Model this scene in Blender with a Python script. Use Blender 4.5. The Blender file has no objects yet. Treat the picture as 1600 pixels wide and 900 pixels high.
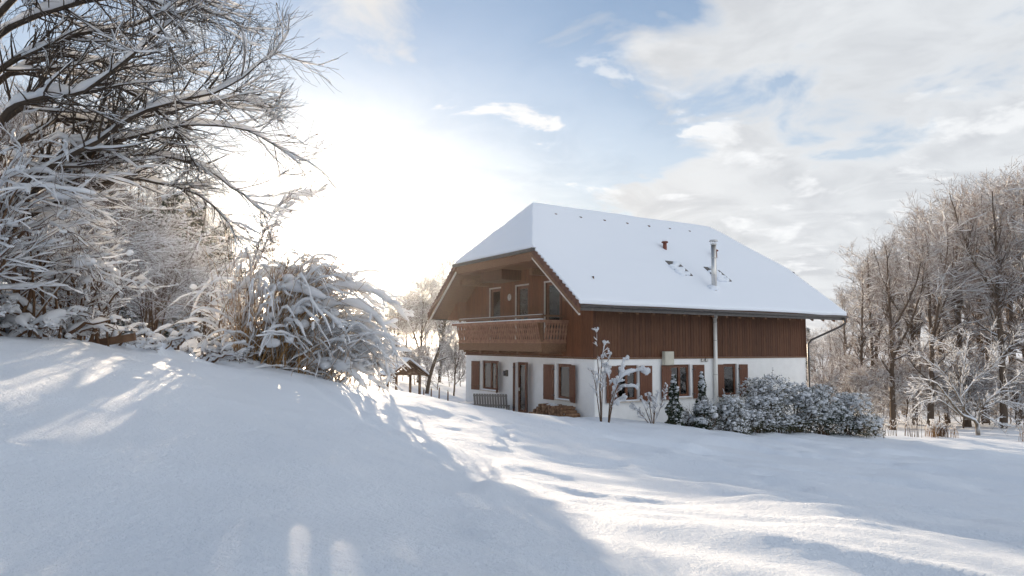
import bpy, bmesh, math, random
import numpy as np
from mathutils import Vector, Matrix
R_ = math.radians
sc = bpy.context.scene
col = sc.collection

# ------------------------------------------------------------------ camera, sky, sun, exposure
CAM_Z = 3.2
FPX, PITCH, ROLL = 1064.998, 0.08224, -0.0056          # focal length in px of a 1600 px wide frame
cam_d = bpy.data.cameras.new('camera'); cam = bpy.data.objects.new('camera', cam_d); col.objects.link(cam)
cam_d.sensor_width = 36; cam_d.lens = 36 * FPX / 1600; cam_d.clip_start = .1; cam_d.clip_end = 6000
cam.location = (0, 0, CAM_Z)
cam.rotation_euler = (Matrix.Rotation(math.pi / 2 + PITCH, 3, 'X') @ Matrix.Rotation(-ROLL, 3, 'Z')).to_euler()
sc.camera = cam

SUN_AZ, SUN_EL = R_(-16.3), R_(7.2)                    # azimuth from +Y towards +X
sdir = Vector((math.sin(SUN_AZ) * math.cos(SUN_EL), math.cos(SUN_AZ) * math.cos(SUN_EL), math.sin(SUN_EL)))
sd = bpy.data.lights.new('sun', 'SUN'); sd.energy = 4.0; sd.angle = R_(.55); sd.color = (1, .80, .58)
sun = bpy.data.objects.new('sun', sd); col.objects.link(sun)
sun.rotation_euler = sdir.to_track_quat('Z', 'Y').to_euler(); sun.location = sdir * 60

sc.view_settings.view_transform = 'Standard'; sc.view_settings.look = 'None'
sc.view_settings.gamma = 1; sc.view_settings.exposure = 1.55
sc.render.engine = 'CYCLES'
sc.cycles.use_denoising = True
sc.cycles.max_bounces = 8; sc.cycles.transparent_max_bounces = 8
sc.cycles.sample_clamp_indirect = 8

def node(nt, t, **kw):
    n = nt.nodes.new(t)
    for k, v in kw.items(): setattr(n, k, v)
    return n
def math_n(nt, op, a, b=None, c=None, clamp=False):
    n = nt.nodes.new('ShaderNodeMath'); n.operation = op; n.use_clamp = clamp
    for i, x in enumerate((a, b, c)):
        if x is None: continue
        if hasattr(x, 'links'): nt.links.new(x, n.inputs[i])
        else: n.inputs[i].default_value = x
    return n.outputs[0]
def maprange(nt, v, a, b, c=0., d=1., smooth=True):
    n = nt.nodes.new('ShaderNodeMapRange'); n.interpolation_type = 'SMOOTHSTEP' if smooth else 'LINEAR'
    nt.links.new(v, n.inputs[0])
    for i, x in enumerate((a, b, c, d)): n.inputs[i + 1].default_value = x
    return n.outputs[0]
def mixc(nt, fac, a, b, mode='MIX'):
    n = nt.nodes.new('ShaderNodeMix'); n.data_type = 'RGBA'; n.blend_type = mode
    for s, x in ((n.inputs[0], fac), (n.inputs[6], a), (n.inputs[7], b)):
        if hasattr(x, 'links'): nt.links.new(x, s)
        elif isinstance(x, (int, float)): s.default_value = x
        else: s.default_value = (*x, 1)
    return n.outputs[2]

def make_world():
    w = bpy.data.worlds.new('World'); sc.world = w; w.use_nodes = True
    nt = w.node_tree; nt.nodes.clear(); lk = nt.links.new
    out = node(nt, 'ShaderNodeOutputWorld'); bg = node(nt, 'ShaderNodeBackground')
    sky = node(nt, 'ShaderNodeTexSky', sky_type='NISHITA'); sky.sun_disc = False
    sky.sun_elevation = SUN_EL; sky.sun_rotation = SUN_AZ
    sky.air_density = 1.0; sky.dust_density = .35; sky.ozone_density = 3.0
    tc = node(nt, 'ShaderNodeTexCoord'); D = tc.outputs['Generated']
    sep = node(nt, 'ShaderNodeSeparateXYZ'); lk(D, sep.inputs[0])
    zz = math_n(nt, 'MAXIMUM', sep.outputs[2], 0.0)
    # flat cloud deck: project the view direction on a high plane
    den = math_n(nt, 'ADD', zz, .16)
    cx = math_n(nt, 'DIVIDE', sep.outputs[0], den); cy = math_n(nt, 'DIVIDE', sep.outputs[1], den)
    cmb = node(nt, 'ShaderNodeCombineXYZ'); lk(cx, cmb.inputs[0]); lk(cy, cmb.inputs[1])
    cmb.inputs[2].default_value = CLOUD_SEED
    def noise(scale, detail, rough, dist=0., vec=None):
        n = node(nt, 'ShaderNodeTexNoise'); n.inputs['Scale'].default_value = scale
        n.inputs['Detail'].default_value = detail; n.inputs['Roughness'].default_value = rough
        n.inputs['Distortion'].default_value = dist
        lk(vec or cmb.outputs[0], n.inputs['Vector']); return n.outputs['Fac']
    big = noise(.9, 3, .5, .3); fine = noise(3.2, 9, .57, .5)
    cov = math_n(nt, 'ADD', math_n(nt, 'MULTIPLY', big, .50), math_n(nt, 'MULTIPLY', fine, .56))
    # a broad bank of cloud stands over the eastern half of the sky
    cov = math_n(nt, 'ADD', cov, maprange(nt, cx, .1, .8, -.06, .17))
    cov = math_n(nt, 'ADD', cov, maprange(nt, zz, .0, .30, .16, .0))
    mask = maprange(nt, cov, .49, .67)
    # angle to the sun: thin cloud scatters forward, so it brightens towards it
    dot = node(nt, 'ShaderNodeVectorMath', operation='DOT_PRODUCT'); lk(D, dot.inputs[0]); dot.inputs[1].default_value = sdir
    ca = math_n(nt, 'MAXIMUM', dot.outputs['Value'], 0.)
    g1 = math_n(nt, 'POWER', ca, 12.); g2 = math_n(nt, 'POWER', ca, 220.)
    thick = maprange(nt, fine, .38, .72)
    base0 = mixc(nt, thick, (.272, .282, .293), (.212, .222, .236))
    # clouds away from the sun are lit from the front and stand whiter
    front = maprange(nt, dot.outputs['Value'], .7, -.8, 1., 1.75)
    bs_ = node(nt, 'ShaderNodeVectorMath', operation='SCALE'); lk(base0, bs_.inputs[0]); lk(front, bs_.inputs['Scale']); base = bs_.outputs[0]
    warm = mixc(nt, 1., base, (1.0, .93, .84), 'MULTIPLY')
    glow = math_n(nt, 'ADD', math_n(nt, 'MULTIPLY', g1, .12), math_n(nt, 'MULTIPLY', g2, 1.1))
    gl = node(nt, 'ShaderNodeVectorMath', operation='SCALE'); gl.inputs[0].default_value = (1., .94, .85); lk(glow, gl.inputs['Scale'])
    cloud = mixc(nt, 1., mixc(nt, math_n(nt, 'MINIMUM', g1, 1.), base, warm), gl.outputs[0], 'ADD')
    skys = node(nt, 'ShaderNodeVectorMath', operation='SCALE'); lk(sky.outputs[0], skys.inputs[0]); skys.inputs['Scale'].default_value = SKY_STRENGTH
    # thin veil all over the low sky
    veil = maprange(nt, zz, .08, .50, .80, .20)
    pn = noise(3.3, 8, .58, .3); puff = math_n(nt, 'MULTIPLY', maprange(nt, pn, .545, .66), maprange(nt, zz, .52, .30))
    cloud = mixc(nt, math_n(nt, 'MULTIPLY', puff, .6), cloud, (.36, .365, .37), 'LIGHTEN')
    fac = math_n(nt, 'MAXIMUM', math_n(nt, 'MAXIMUM', mask, veil), puff)
    final = mixc(nt, fac, skys.outputs[0], cloud)
    lk(final, bg.inputs[0]); bg.inputs[1].default_value = 1.0
    lk(bg.outputs[0], out.inputs[0])
CLOUD_SEED = 3.7
SKY_STRENGTH = .066
GLARE_HAZE = .00019  # density of the volume added for lens glare near the sun
make_world()

# ------------------------------------------------------------------ helpers
def rng_(s): return np.random.default_rng(s)
def ray(px, py):
    a, b = px - 800, py - 450
    X = (a * math.cos(ROLL) + b * math.sin(ROLL)) / FPX; Y = (-a * math.sin(ROLL) + b * math.cos(ROLL)) / FPX
    return np.array([X, math.cos(PITCH) + Y * math.sin(PITCH), math.sin(PITCH) - Y * math.cos(PITCH)])
def at(px, py, d):
    r = ray(px, py); return np.array([0, 0, CAM_Z]) + r * d / r[1]

def tag(o, label=None, cat=None, group=None, kind=None):
    if label: o['label'] = label
    if cat: o['category'] = cat
    if group: o['group'] = group
    if kind: o['kind'] = kind
    return o
def empty(name, loc=(0, 0, 0), rz=0):
    o = bpy.data.objects.new(name, None); col.objects.link(o); o.location = loc; o.rotation_euler = (0, 0, rz)
    o.empty_display_size = .2; return o
def link(name, me, mat, parent=None):
    o = bpy.data.objects.new(name, me); col.objects.link(o)
    if mat and not me.materials: me.materials.append(mat)
    if parent: o.parent = parent
    return o
def np_mesh(name, V, faces, smooth=True):
    """V (n,3); faces: list of int arrays (m,3) or (m,4)."""
    me = bpy.data.meshes.new(name); V = np.asarray(V, np.float32)
    me.vertices.add(len(V)); me.vertices.foreach_set('co', V.ravel())
    faces = [f for f in faces if len(f)]
    loops = np.concatenate([f.ravel() for f in faces]).astype(np.int32)
    sizes = np.concatenate([np.full(len(f), f.shape[1]) for f in faces]).astype(np.int32)
    starts = np.concatenate([[0], np.cumsum(sizes)[:-1]]).astype(np.int32)
    me.loops.add(len(loops)); me.loops.foreach_set('vertex_index', loops)
    me.polygons.add(len(sizes)); me.polygons.foreach_set('loop_start', starts)
    me.polygons.foreach_set('use_smooth', np.full(len(sizes), smooth))
    me.update(calc_edges=True); me.validate(); return me
class Acc:
    def __init__(s): s.V = []; s.F = []; s.n = 0
    def add(s, V, *F):
        V = np.asarray(V, float).reshape(-1, 3)
        for f in F: s.F.append(np.asarray(f, int) + s.n)
        s.V.append(V); s.n += len(V)
    def mesh(s, name, smooth=True): return np_mesh(name, np.concatenate(s.V), s.F, smooth)
    def obj(s, name, mat, parent=None, smooth=True): return link(name, s.mesh(name, smooth), mat, parent)
    def box(s, a, b):
        x0, y0, z0 = a; x1, y1, z1 = b
        s.add([(x0,y0,z0),(x1,y0,z0),(x1,y1,z0),(x0,y1,z0),(x0,y0,z1),(x1,y0,z1),(x1,y1,z1),(x0,y1,z1)],
              [(0,3,2,1),(4,5,6,7),(0,1,5,4),(1,2,6,5),(2,3,7,6),(3,0,4,7)]); return s
    def hexa(s, pts):
        s.add(pts, [(0,3,2,1),(4,5,6,7),(0,1,5,4),(1,2,6,5),(2,3,7,6),(3,0,4,7)]); return s
    def bar(s, p, q, w, h, up=(0, 0, 1)):
        p = np.array(p, float); q = np.array(q, float); t = q - p; t /= np.linalg.norm(t)
        a = np.cross(t, up); a /= np.linalg.norm(a); b = np.cross(a, t)
        o = [-a*w/2-b*h/2, a*w/2-b*h/2, a*w/2+b*h/2, -a*w/2+b*h/2]
        s.add([p + x for x in o] + [q + x for x in o], [(0,1,2,3),(7,6,5,4),(0,4,5,1),(1,5,6,2),(2,6,7,3),(3,7,4,0)]); return s
    def cyl(s, p, q, r0, r1=None, n=12, caps=True):
        r1 = r0 if r1 is None else r1
        p = np.array(p, float); q = np.array(q, float); t = q - p; t /= np.linalg.norm(t)
        a = np.cross(t, (0, 0, 1) if abs(t[2]) < .9 else (1, 0, 0)); a /= np.linalg.norm(a); b = np.cross(t, a)
        th = np.arange(n) * 2 * np.pi / n; c = np.cos(th)[:, None] * a + np.sin(th)[:, None] * b
        V = np.concatenate([p + c * r0, q + c * r1, [p], [q]]); i = np.arange(n); j = (i + 1) % n
        F = [np.stack([i, j, j + n, i + n], 1)]
        if caps: F += [np.stack([j, i, np.full(n, 2 * n)], 1), np.stack([i + n, j + n, np.full(n, 2 * n + 1)], 1)]
        s.add(V, *F); return s
def bevel(o, w=.01, seg=2):
    m = o.modifiers.new('bevel', 'BEVEL'); m.width = w; m.segments = seg; m.limit_method = 'ANGLE'; return o

# value noise on a lattice
_lat = rng_(5).random((257, 257))
def vnoise(x, y):
    xi = np.floor(x).astype(int); yi = np.floor(y).astype(int); fx = x - xi; fy = y - yi
    fx = fx*fx*fx*(fx*(fx*6-15)+10); fy = fy*fy*fy*(fy*(fy*6-15)+10)
    xi &= 255; yi &= 255
    a = _lat[xi, yi]; b = _lat[xi+1, yi]; c = _lat[xi, yi+1]; d = _lat[xi+1, yi+1]
    return (a*(1-fx)+b*fx)*(1-fy) + (c*(1-fx)+d*fx)*fy - .5

# ------------------------------------------------------------------ materials
def mat(name, rough=.6, spec=.3):
    m = bpy.data.materials.new(name); m.use_nodes = True
    b = m.node_tree.nodes['Principled BSDF']; b.inputs['Roughness'].default_value = rough
    b.inputs['Specular IOR Level'].default_value = spec
    return m, m.node_tree, b
def nz(nt, scale, detail=4, rough=.55, coord='Object', stretch=None):
    tc = node(nt, 'ShaderNodeTexCoord'); v = tc.outputs[coord]
    if stretch:
        mp = node(nt, 'ShaderNodeMapping'); mp.inputs['Scale'].default_value = stretch; nt.links.new(v, mp.inputs[0]); v = mp.outputs[0]
    n = node(nt, 'ShaderNodeTexNoise'); n.inputs['Scale'].default_value = scale; n.inputs['Detail'].default_value = detail
    n.inputs['Roughness'].default_value = rough; nt.links.new(v, n.inputs['Vector']); return n.outputs['Fac']
def bump(nt, b, h, strength, dist, prev=None):
    n = node(nt, 'ShaderNodeBump'); n.inputs['Strength'].default_value = strength; n.inputs['Distance'].default_value = dist
    nt.links.new(h, n.inputs['Height'])
    if prev: nt.links.new(prev, n.inputs['Normal'])
    nt.links.new(n.outputs[0], b.inputs['Normal']); return n.outputs[0]
def two_tone(name, c0, c1, scale, rough=.6, spec=.3, stretch=None, bs=.3, bd=.01, lo=.3, hi=.7):
    m, nt, b = mat(name, rough, spec); f = nz(nt, scale, 6, .6, stretch=stretch)
    nt.links.new(mixc(nt, maprange(nt, f, lo, hi), c0, c1), b.inputs['Base Color'])
    bump(nt, b, f, bs, bd); return m
SNOW = (.84, .87, .92)
def snow_ground_mat():
    m, nt, b = mat('snow', .55, .25)
    big = nz(nt, .8, 3); nt.links.new(mixc(nt, big, (.79, .84, .915), (.82, .865, .925)), b.inputs['Base Color'])
    n0 = bump(nt, b, nz(nt, 3.2, 4, .6), .45, .06)
    n1 = bump(nt, b, nz(nt, 16, 5, .65), .85, .034, n0)
    n2 = bump(nt, b, nz(nt, 55, 4, .7), .85, .013, n1)
    bump(nt, b, nz(nt, 240, 2, .7), .5, .003, n2)
    return m
def snow_soft_mat(name, transl=.25):
    m, nt, b = mat(name, .6, .2); b.inputs['Base Color'].default_value = (*SNOW, 1)
    bump(nt, b, nz(nt, 22, 4), .5, .015)
    tr = node(nt, 'ShaderNodeBsdfTranslucent'); tr.inputs[0].default_value = (.93, .91, .88, 1)
    mx = node(nt, 'ShaderNodeMixShader'); mx.inputs[0].default_value = transl
    out = nt.nodes['Material Output']
    nt.links.new(b.outputs[0], mx.inputs[1]); nt.links.new(tr.outputs[0], mx.inputs[2]); nt.links.new(mx.outputs[0], out.inputs[0]); return m
def bark_mat(name, c0, c1, frost, lo=.15, hi=.55):
    """bark with frost and snow caught on the faces that look up"""
    m, nt, b = mat(name, .85, .15); f = nz(nt, 14, 4)
    bark = mixc(nt, f, c0, c1)
    geo = node(nt, 'ShaderNodeNewGeometry'); s = node(nt, 'ShaderNodeSeparateXYZ'); nt.links.new(geo.outputs['Normal'], s.inputs[0])
    up = math_n(nt, 'ADD', s.outputs[2], math_n(nt, 'MULTIPLY', math_n(nt, 'SUBTRACT', nz(nt, 3.1, 3), .5), .9))
    k = math_n(nt, 'MULTIPLY', maprange(nt, up, lo, hi), frost)
    nt.links.new(mixc(nt, k, bark, SNOW), b.inputs['Base Color']); bump(nt, b, f, .4, .01)
    return m
def leaf_mat(name, c0, c1, transl=.25):
    m, nt, b = mat(name, .55, .3); f = nz(nt, 9, 3)
    nt.links.new(mixc(nt, f, c0, c1), b.inputs['Base Color']); return m
M = {}
M['snow'] = snow_ground_mat()
M['snow_roof'] = snow_soft_mat('snow_roof', .0)
M['snow_soft'] = snow_soft_mat('snow_on_branches', .45)
M['bark_dark'] = bark_mat('bark_dark', (.035, .026, .020), (.08, .06, .045), .30, .45, .95)
M['bark_forest'] = bark_mat('bark_forest', (.065, .048, .036), (.14, .103, .077), .45, .25, .8)
M['twig_forest'] = bark_mat('twig_forest', (.14, .088, .058), (.24, .155, .105), .8, -.05, .6)
M['twig_near'] = bark_mat('twig_near', (.075, .042, .024), (.15, .085, .048), .35, .35, .9)
M['cane'] = bark_mat('cane', (.24, .13, .055), (.40, .25, .11), .25, .5, .95)
M['bark_light'] = bark_mat('bark_light', (.11, .085, .06), (.2, .16, .115), .95, -.2, .5)
M['needle'] = leaf_mat('needle', (.018, .032, .016), (.04, .06, .03))
M['leaf'] = leaf_mat('leaf', (.04, .05, .025), (.09, .085, .045))
M['leaf_dry'] = leaf_mat('leaf_dry', (.12, .07, .035), (.22, .14, .07))
M['plaster'] = two_tone('plaster', (.80, .795, .78), (.86, .855, .84), 2.2, .85, .15, bs=.25, bd=.006)
M['plinth'] = two_tone('plinth', (.42, .43, .44), (.5, .5, .5), 3, .9, .1)
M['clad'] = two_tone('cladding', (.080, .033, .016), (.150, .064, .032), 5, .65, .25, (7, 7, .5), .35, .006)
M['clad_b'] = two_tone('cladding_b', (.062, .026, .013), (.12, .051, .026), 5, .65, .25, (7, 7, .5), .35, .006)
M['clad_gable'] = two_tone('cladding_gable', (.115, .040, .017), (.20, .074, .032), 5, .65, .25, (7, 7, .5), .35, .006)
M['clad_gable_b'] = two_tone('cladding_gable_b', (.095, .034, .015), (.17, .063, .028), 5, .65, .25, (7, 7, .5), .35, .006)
M['timber'] = two_tone('timber', (.12, .06, .032), (.22, .115, .062), 4, .65, .25, (6, 6, 6), .3, .006)
M['balcony'] = two_tone('balcony_wood', (.20, .095, .058), (.34, .175, .11), 6, .65, .25, None, .3, .005)
M['shutter'] = two_tone('shutter_wood', (.105, .038, .019), (.165, .060, .029), 6, .5, .35, (6, 6, .6), .2, .004)
M['frame'] = two_tone('frame_wood', (.115, .042, .021), (.18, .068, .033), 6, .5, .35, None, .2, .004)
M['grey_wood'] = two_tone('grey_wood', (.13, .125, .12), (.23, .22, .21), 8, .8, .15, (8, 8, 1), .4, .006)
M['shed_wood'] = two_tone('shed_wood', (.11, .065, .04), (.2, .12, .075), 6, .75, .2, None, .3, .006)
M['log_end'] = two_tone('log_wood', (.14, .075, .045), (.30, .18, .11), 9, .8, .15, None, .4, .01)
M['tile'] = two_tone('roof_tile', (.085, .04, .03), (.15, .07, .05), 6, .7, .25)
M['vent'] = two_tone('vent_clay', (.16, .055, .04), (.22, .075, .05), 6, .7, .25)
M['dark_metal'] = two_tone('dark_metal', (.05, .045, .042), (.085, .075, .07), 5, .45, .5)
M['trim'] = two_tone('pale_trim', (.5, .45, .4), (.62, .57, .52), 5, .6, .3)
M['white_pipe'] = two_tone('white_pipe', (.80, .78, .73), (.86, .84, .79), 3, .45, .4)
M['grey_box'] = two_tone('grey_box', (.52, .49, .41), (.6, .57, .48), 3, .55, .3)
M['curtain'] = two_tone('curtain', (.62, .63, .65), (.72, .73, .74), 5, .9, .1, (9, 9, .3))
m, nt, b = mat('steel', .28, .5); b.inputs['Metallic'].default_value = 1; b.inputs['Base Color'].default_value = (.62, .60, .57, 1)
bump(nt, b, nz(nt, 6, 3), .15, .01); M['steel'] = m
def glass_mat():
    m = bpy.data.materials.new('window_glass'); m.use_nodes = True; nt = m.node_tree; nt.nodes.clear()
    out = node(nt, 'ShaderNodeOutputMaterial'); t = node(nt, 'ShaderNodeBsdfTransparent'); t.inputs[0].default_value = (.75, .78, .78, 1)
    g = node(nt, 'ShaderNodeBsdfGlossy'); g.inputs['Roughness'].default_value = .03
    fr = node(nt, 'ShaderNodeFresnel'); fr.inputs[0].default_value = 1.9
    mx = node(nt, 'ShaderNodeMixShader'); nt.links.new(fr.outputs[0], mx.inputs[0]); nt.links.new(t.outputs[0], mx.inputs[1]); nt.links.new(g.outputs[0], mx.inputs[2])
    nt.links.new(mx.outputs[0], out.inputs[0]); return m
M['glass'] = glass_mat()

# ------------------------------------------------------------------ terrain
HX, HY, HROT = 3.2655, 27.0, math.pi / 2 - R_(58.3876)     # the house's front corner and its turn
def house_w(x, y): return np.array([HX + x*math.cos(HROT) - y*math.sin(HROT), HY + x*math.sin(HROT) + y*math.cos(HROT)])
_cp = []
for px, py, d in [
    # crest of the slope as it shows against what stands behind it
    (0, 521, 13), (75, 533, 13.8), (150, 547, 14.5), (225, 560, 15.5), (300, 572, 16.5), (375, 582, 17.5), (450, 588, 18.5), (490, 594, 19.4), (525, 599, 20.6), (565, 606, 22), (600, 612, 23.5), (660, 626, 25),
    (733, 637, 26.5), (800, 645, 26), (865, 651, 25), (929, 659, 24.4), (1000, 664, 25), (1060, 668, 25.6), (1130, 673, 26.4), (1200, 676, 27.6), (1300, 678, 29.4), (1400, 680, 31.5), (1500, 682, 33), (1600, 684, 34.5), (1750, 690, 36),
    # the slope in front
    (-250, 900, 3.6), (0, 900, 4.0), (400, 900, 4.1), (800, 900, 4.3), (1200, 900, 4.6), (1600, 900, 5.0), (1850, 900, 5.5),
    (0, 640, 7.4), (300, 700, 7.4), (600, 740, 8.0), (900, 770, 9.2), (1250, 780, 10.5), (1600, 790, 12), (300, 615, 11.5), (600, 660, 14), (900, 697, 16), (1250, 715, 19), (1600, 720, 21),
    # behind the crest
    (632, 623, 40), (700, 618, 46), (560, 606, 45), (1530, 672, 42), (1590, 668, 44), (1450, 668, 46), (1350, 664, 54), (1600, 655, 58), (1500, 655, 58), (1700, 660, 60)]:
    _cp.append(at(px, py, d))
for x, y, z in [(0, 0, 1.72), (-4, 0, 2.3), (4, 0, 1.3), (-12, 2, 3.4), (12, 2, .4), (0, -14, 1.9), (-22, 18, 3.7), (-20, 30, 3.2), (-8, 26, 1.6), (-30, 45, 2.6), (24, 14, -1.2), (34, 30, -2.2),
                (-12, 36, 1.5), (0, 46, -.1), (20, 50, -2.2), (40, 55, -3.0), (-50, 10, 4.5), (-50, -25, 4.5), (45, -25, -2), (0, -45, 1.5), (60, 20, -3), (-60, 80, 2.0), (0, 90, -1.5), (60, 90, -3.5)]:
    _cp.append(np.array([x, y, z]))
for x, y, z in [(0, 10.8, -.05), (-1.8, 5, .12), (-2.5, 9.8, 0), (5, 12.5, -.6), (13.3, 10.8, -1.2), (6, 5, -.6), (-.6, 1.8, .18), (3, -1, -.05), (8, -1.0, -.5), (13.3, -1, -1.0), (15, 3, -1.2), (0, 3, .1)]:
    w = house_w(x, y); _cp.append(np.array([w[0], w[1], z]))
_cp = np.array(_cp)
def _tps_fit(P, lam):
    S = 20.; X = P[:, :2] / S; n = len(X)
    r2 = ((X[:, None] - X[None]) ** 2).sum(-1); K = .5 * r2 * np.log(r2 + 1e-12)
    Q = np.concatenate([np.ones((n, 1)), X], 1)
    A = np.zeros((n+3, n+3)); A[:n, :n] = K + lam*np.eye(n); A[:n, n:] = Q; A[n:, :n] = Q.T
    return X, np.linalg.solve(A, np.concatenate([P[:, 2], np.zeros(3)])), S
_TX, _TW, _TS = _tps_fit(_cp, 2e-4)
_track = [at(*p) for p in [(470, 600, 18), (540, 640, 14.5), (620, 668, 12.5), (700, 700, 11), (790, 745, 9.3), (900, 790, 8), (1010, 830, 7)]]
_track = np.array(_track)[:, :2]
def ground(x, y, detail=True):
    x = np.asarray(x, float); y = np.asarray(y, float); sh = x.shape; x = x.ravel(); y = y.ravel()
    r = np.hypot(x, y - 20); k = np.clip(85 / np.maximum(r, 1e-6), 0, 1)
    cx = x*k; cy = 20 + (y-20)*k                       # beyond 85 m the land keeps the height it has there
    z = np.empty(len(x))
    for i in range(0, len(x), 60000):
        s = slice(i, i+60000); q = np.stack([cx[s], cy[s]], 1) / _TS
        r2 = ((q[:, None] - _TX[None]) ** 2).sum(-1)
        z[s] = (.5*r2*np.log(r2+1e-12)) @ _TW[:-3] + _TW[-3] + q @ _TW[-2:]
    far = np.clip((r - 85) / 400, 0, 1); z = z*(1-far) + (-3.0)*far
    if detail:
        w = np.exp(-np.maximum(0, np.hypot(x, y-12) - 22) / 14)
        wx = x + 1.2*vnoise(x*.31+7, y*.31); wy = y + 1.2*vnoise(x*.29, y*.29+9)
        a = R_(-27); ux = wx*math.cos(a) + wy*math.sin(a); uy = -wx*math.sin(a) + wy*math.cos(a)
        rgt = np.clip((x + 1.5) / 5, .25, 1)
        z = z + w*(.24*vnoise(ux*.22+3, uy*.75+1)*rgt + .22*(.3-np.abs(vnoise(ux*.38+31, uy*1.25+4)))*rgt*1.15 + .085*vnoise(ux*.9+11, uy*2.4+8)*rgt + .10*vnoise(wx*.5, wy*.5+40) + .035*vnoise(wx*1.6, wy*1.6) + .012*vnoise(x*5, y*5) + .006*vnoise(x*12, y*12+5))
        for mx, my, mh, mr in _mound: z = z + mh*np.exp(-((x-mx)**2 + (y-my)**2)/mr**2)
        # an old trail half filled with snow
        dmin = np.full(len(x), 9.)
        for p, q in zip(_track[:-1], _track[1:]):
            d = q - p; t = np.clip(((x-p[0])*d[0] + (y-p[1])*d[1]) / (d@d), 0, 1)
            dmin = np.minimum(dmin, np.hypot(x-p[0]-t*d[0], y-p[1]-t*d[1]))
        z = z - .045*np.exp(-(dmin/.17)**2)*(1+.5*vnoise(x*6, y*6)) + .02*np.exp(-((dmin-.33)/.14)**2)
        # old footprints, rounded by later snow
        for fx, fy in _foot:
            d2 = (x-fx)**2 + (y-fy)**2; z = z - .06*np.exp(-d2/.05)
    return z.reshape(sh)
_mound = [(*at(px, 560, d)[:2], h, r) for px, d, h, r in ((205, 15.8, .20, .55), (250, 16.2, .28, .5), (290, 16.8, .16, .45), (150, 15.4, .14, .5), (350, 18.4, .2, .6), (395, 19.0, .2, .6), (90, 14.6, .14, .5))]
_rg = rng_(12); _foot = []
for p0, p1, n in [((1180, 700, 22), (1500, 735, 17), 13), ((1050, 690, 21), (1330, 790, 11), 14), ((1330, 705, 23), (1560, 760, 15), 10)]:
    a = at(*p0)[:2]; c = at(*p1)[:2]; d = (c-a)/np.linalg.norm(c-a); s = np.array([-d[1], d[0]])
    for i in range(n):
        q = a + (c-a)*(i+.2*_rg.random())/n + s*(.16 if i % 2 else -.16); _foot.append(q)
def lines(lo, hi, far, g=1.16):
    parts = []; x = lo[0][0]
    for a, b_, st in lo: parts.append(np.arange(a, b_, st))
    core = np.concatenate(parts + [[lo[-1][1]]]); up = []; s = lo[-1][2]; x = core[-1]
    while x < far: s *= g; x += s; up.append(x)
    dn = []; s = lo[0][2]; x = core[0]
    while x > -far: s *= g; x -= s; dn.append(x)
    return np.concatenate([dn[::-1], core, up])
def make_ground():
    xs = lines([(-22, -9, .22), (-9, 12, .11), (12, 30, .20)], None, 3000)
    ys = lines([(2.5, 14, .075), (14, 32, .14), (32, 60, .45)], None, 3000)
    X, Y = np.meshgrid(xs, ys, indexing='ij'); Z = ground(X, Y)
    V = np.stack([X, Y, Z], -1).reshape(-1, 3); n, k = X.shape
    I = np.arange(n*k).reshape(n, k); F = np.stack([I[:-1, :-1], I[1:, :-1], I[1:, 1:], I[:-1, 1:]], -1).reshape(-1, 4)
    o = link('snow_ground', np_mesh('snow_ground', V, [F]), M['snow']); tag(o, 'snow covered meadow sloping down past the house', kind='structure')
make_ground()
def G(x, y): return float(ground(np.array([x]), np.array([y]))[0])
def base_at(px, d):
    """the point of the ground in the direction of picture column px, d metres ahead"""
    r = ray(px, 538); x = r[0]/r[1]*d; return np.array([x, d, G(x, d)])

# ------------------------------------------------------------------ branches
def unit(v): return v / (np.linalg.norm(v, axis=-1, keepdims=True) + 1e-12)
def tube(acc, P, Rr, s):
    n, k, _ = P.shape
    if n == 0: return
    T = unit(np.gradient(P, axis=1)); m = unit(P[:, -1] - P[:, 0])
    ref = np.where(np.abs(m[:, 2:3]) > .8, [[1., 0, 0]], [[0., 0, 1.]]); n1 = unit(np.cross(m, ref))[:, None, :]
    B = unit(n1 - (n1*T).sum(-1, keepdims=True)*T); C = np.cross(T, B)
    th = np.arange(s)*2*np.pi/s
    V = P[:, :, None] + Rr[:, :, None, None]*(np.cos(th)[:, None]*B[:, :, None] + np.sin(th)[:, None]*C[:, :, None])
    I = np.arange(n*k*s).reshape(n, k, s); J = np.roll(I, -1, 2)
    acc.add(V, np.stack([I[:, :-1], J[:, :-1], J[:, 1:], I[:, 1:]], -1).reshape(-1, 4))
def snow_tube(acc, P, Rr, base, mult, rg, s=5, vs=.8, keep=1., hp=1.6):
    """a ridge of snow lying along the upper side of each branch, thin where the branch is steep"""
    if keep < 1: sel = rg.random(len(P)) < keep; P = P[sel]; Rr = Rr[sel]
    n, k, _ = P.shape
    if n == 0: return
    T = unit(np.gradient(P, axis=1)); h = np.hypot(T[..., 0], T[..., 1])
    am = (base + mult*Rr) * h**hp * np.clip(rg.lognormal(-.03, .20, (n, k)), .4, 1.5) * rg.uniform(.65, 1.2, (n, 1)) * np.where(rg.random((n, k)) < .07, .3, 1.); am[:, 0] *= .8; am[:, -1] *= .55
    C = P.copy(); C[..., 2] += Rr*.55 + am*vs*.55
    side = unit(np.stack([-T[..., 1], T[..., 0], np.zeros_like(h)], -1) + 1e-9)
    th = np.arange(s)*2*np.pi/s + .3
    V = C[:, :, None] + am[:, :, None, None]*(np.cos(th)[:, None]*side[:, :, None] + vs*np.sin(th)[:, None]*np.array([0, 0, 1.]))
    I = np.arange(n*k*s).reshape(n, k, s); J = np.roll(I, -1, 2)
    F = [np.stack([I[:, :-1], J[:, :-1], J[:, 1:], I[:, 1:]], -1).reshape(-1, 4)]
    if s == 5: F += [I[:, -1][:, [0, 1, 2, 3]], I[:, -1][:, [0, 3, 4]]]
    acc.add(V, *F)
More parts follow.
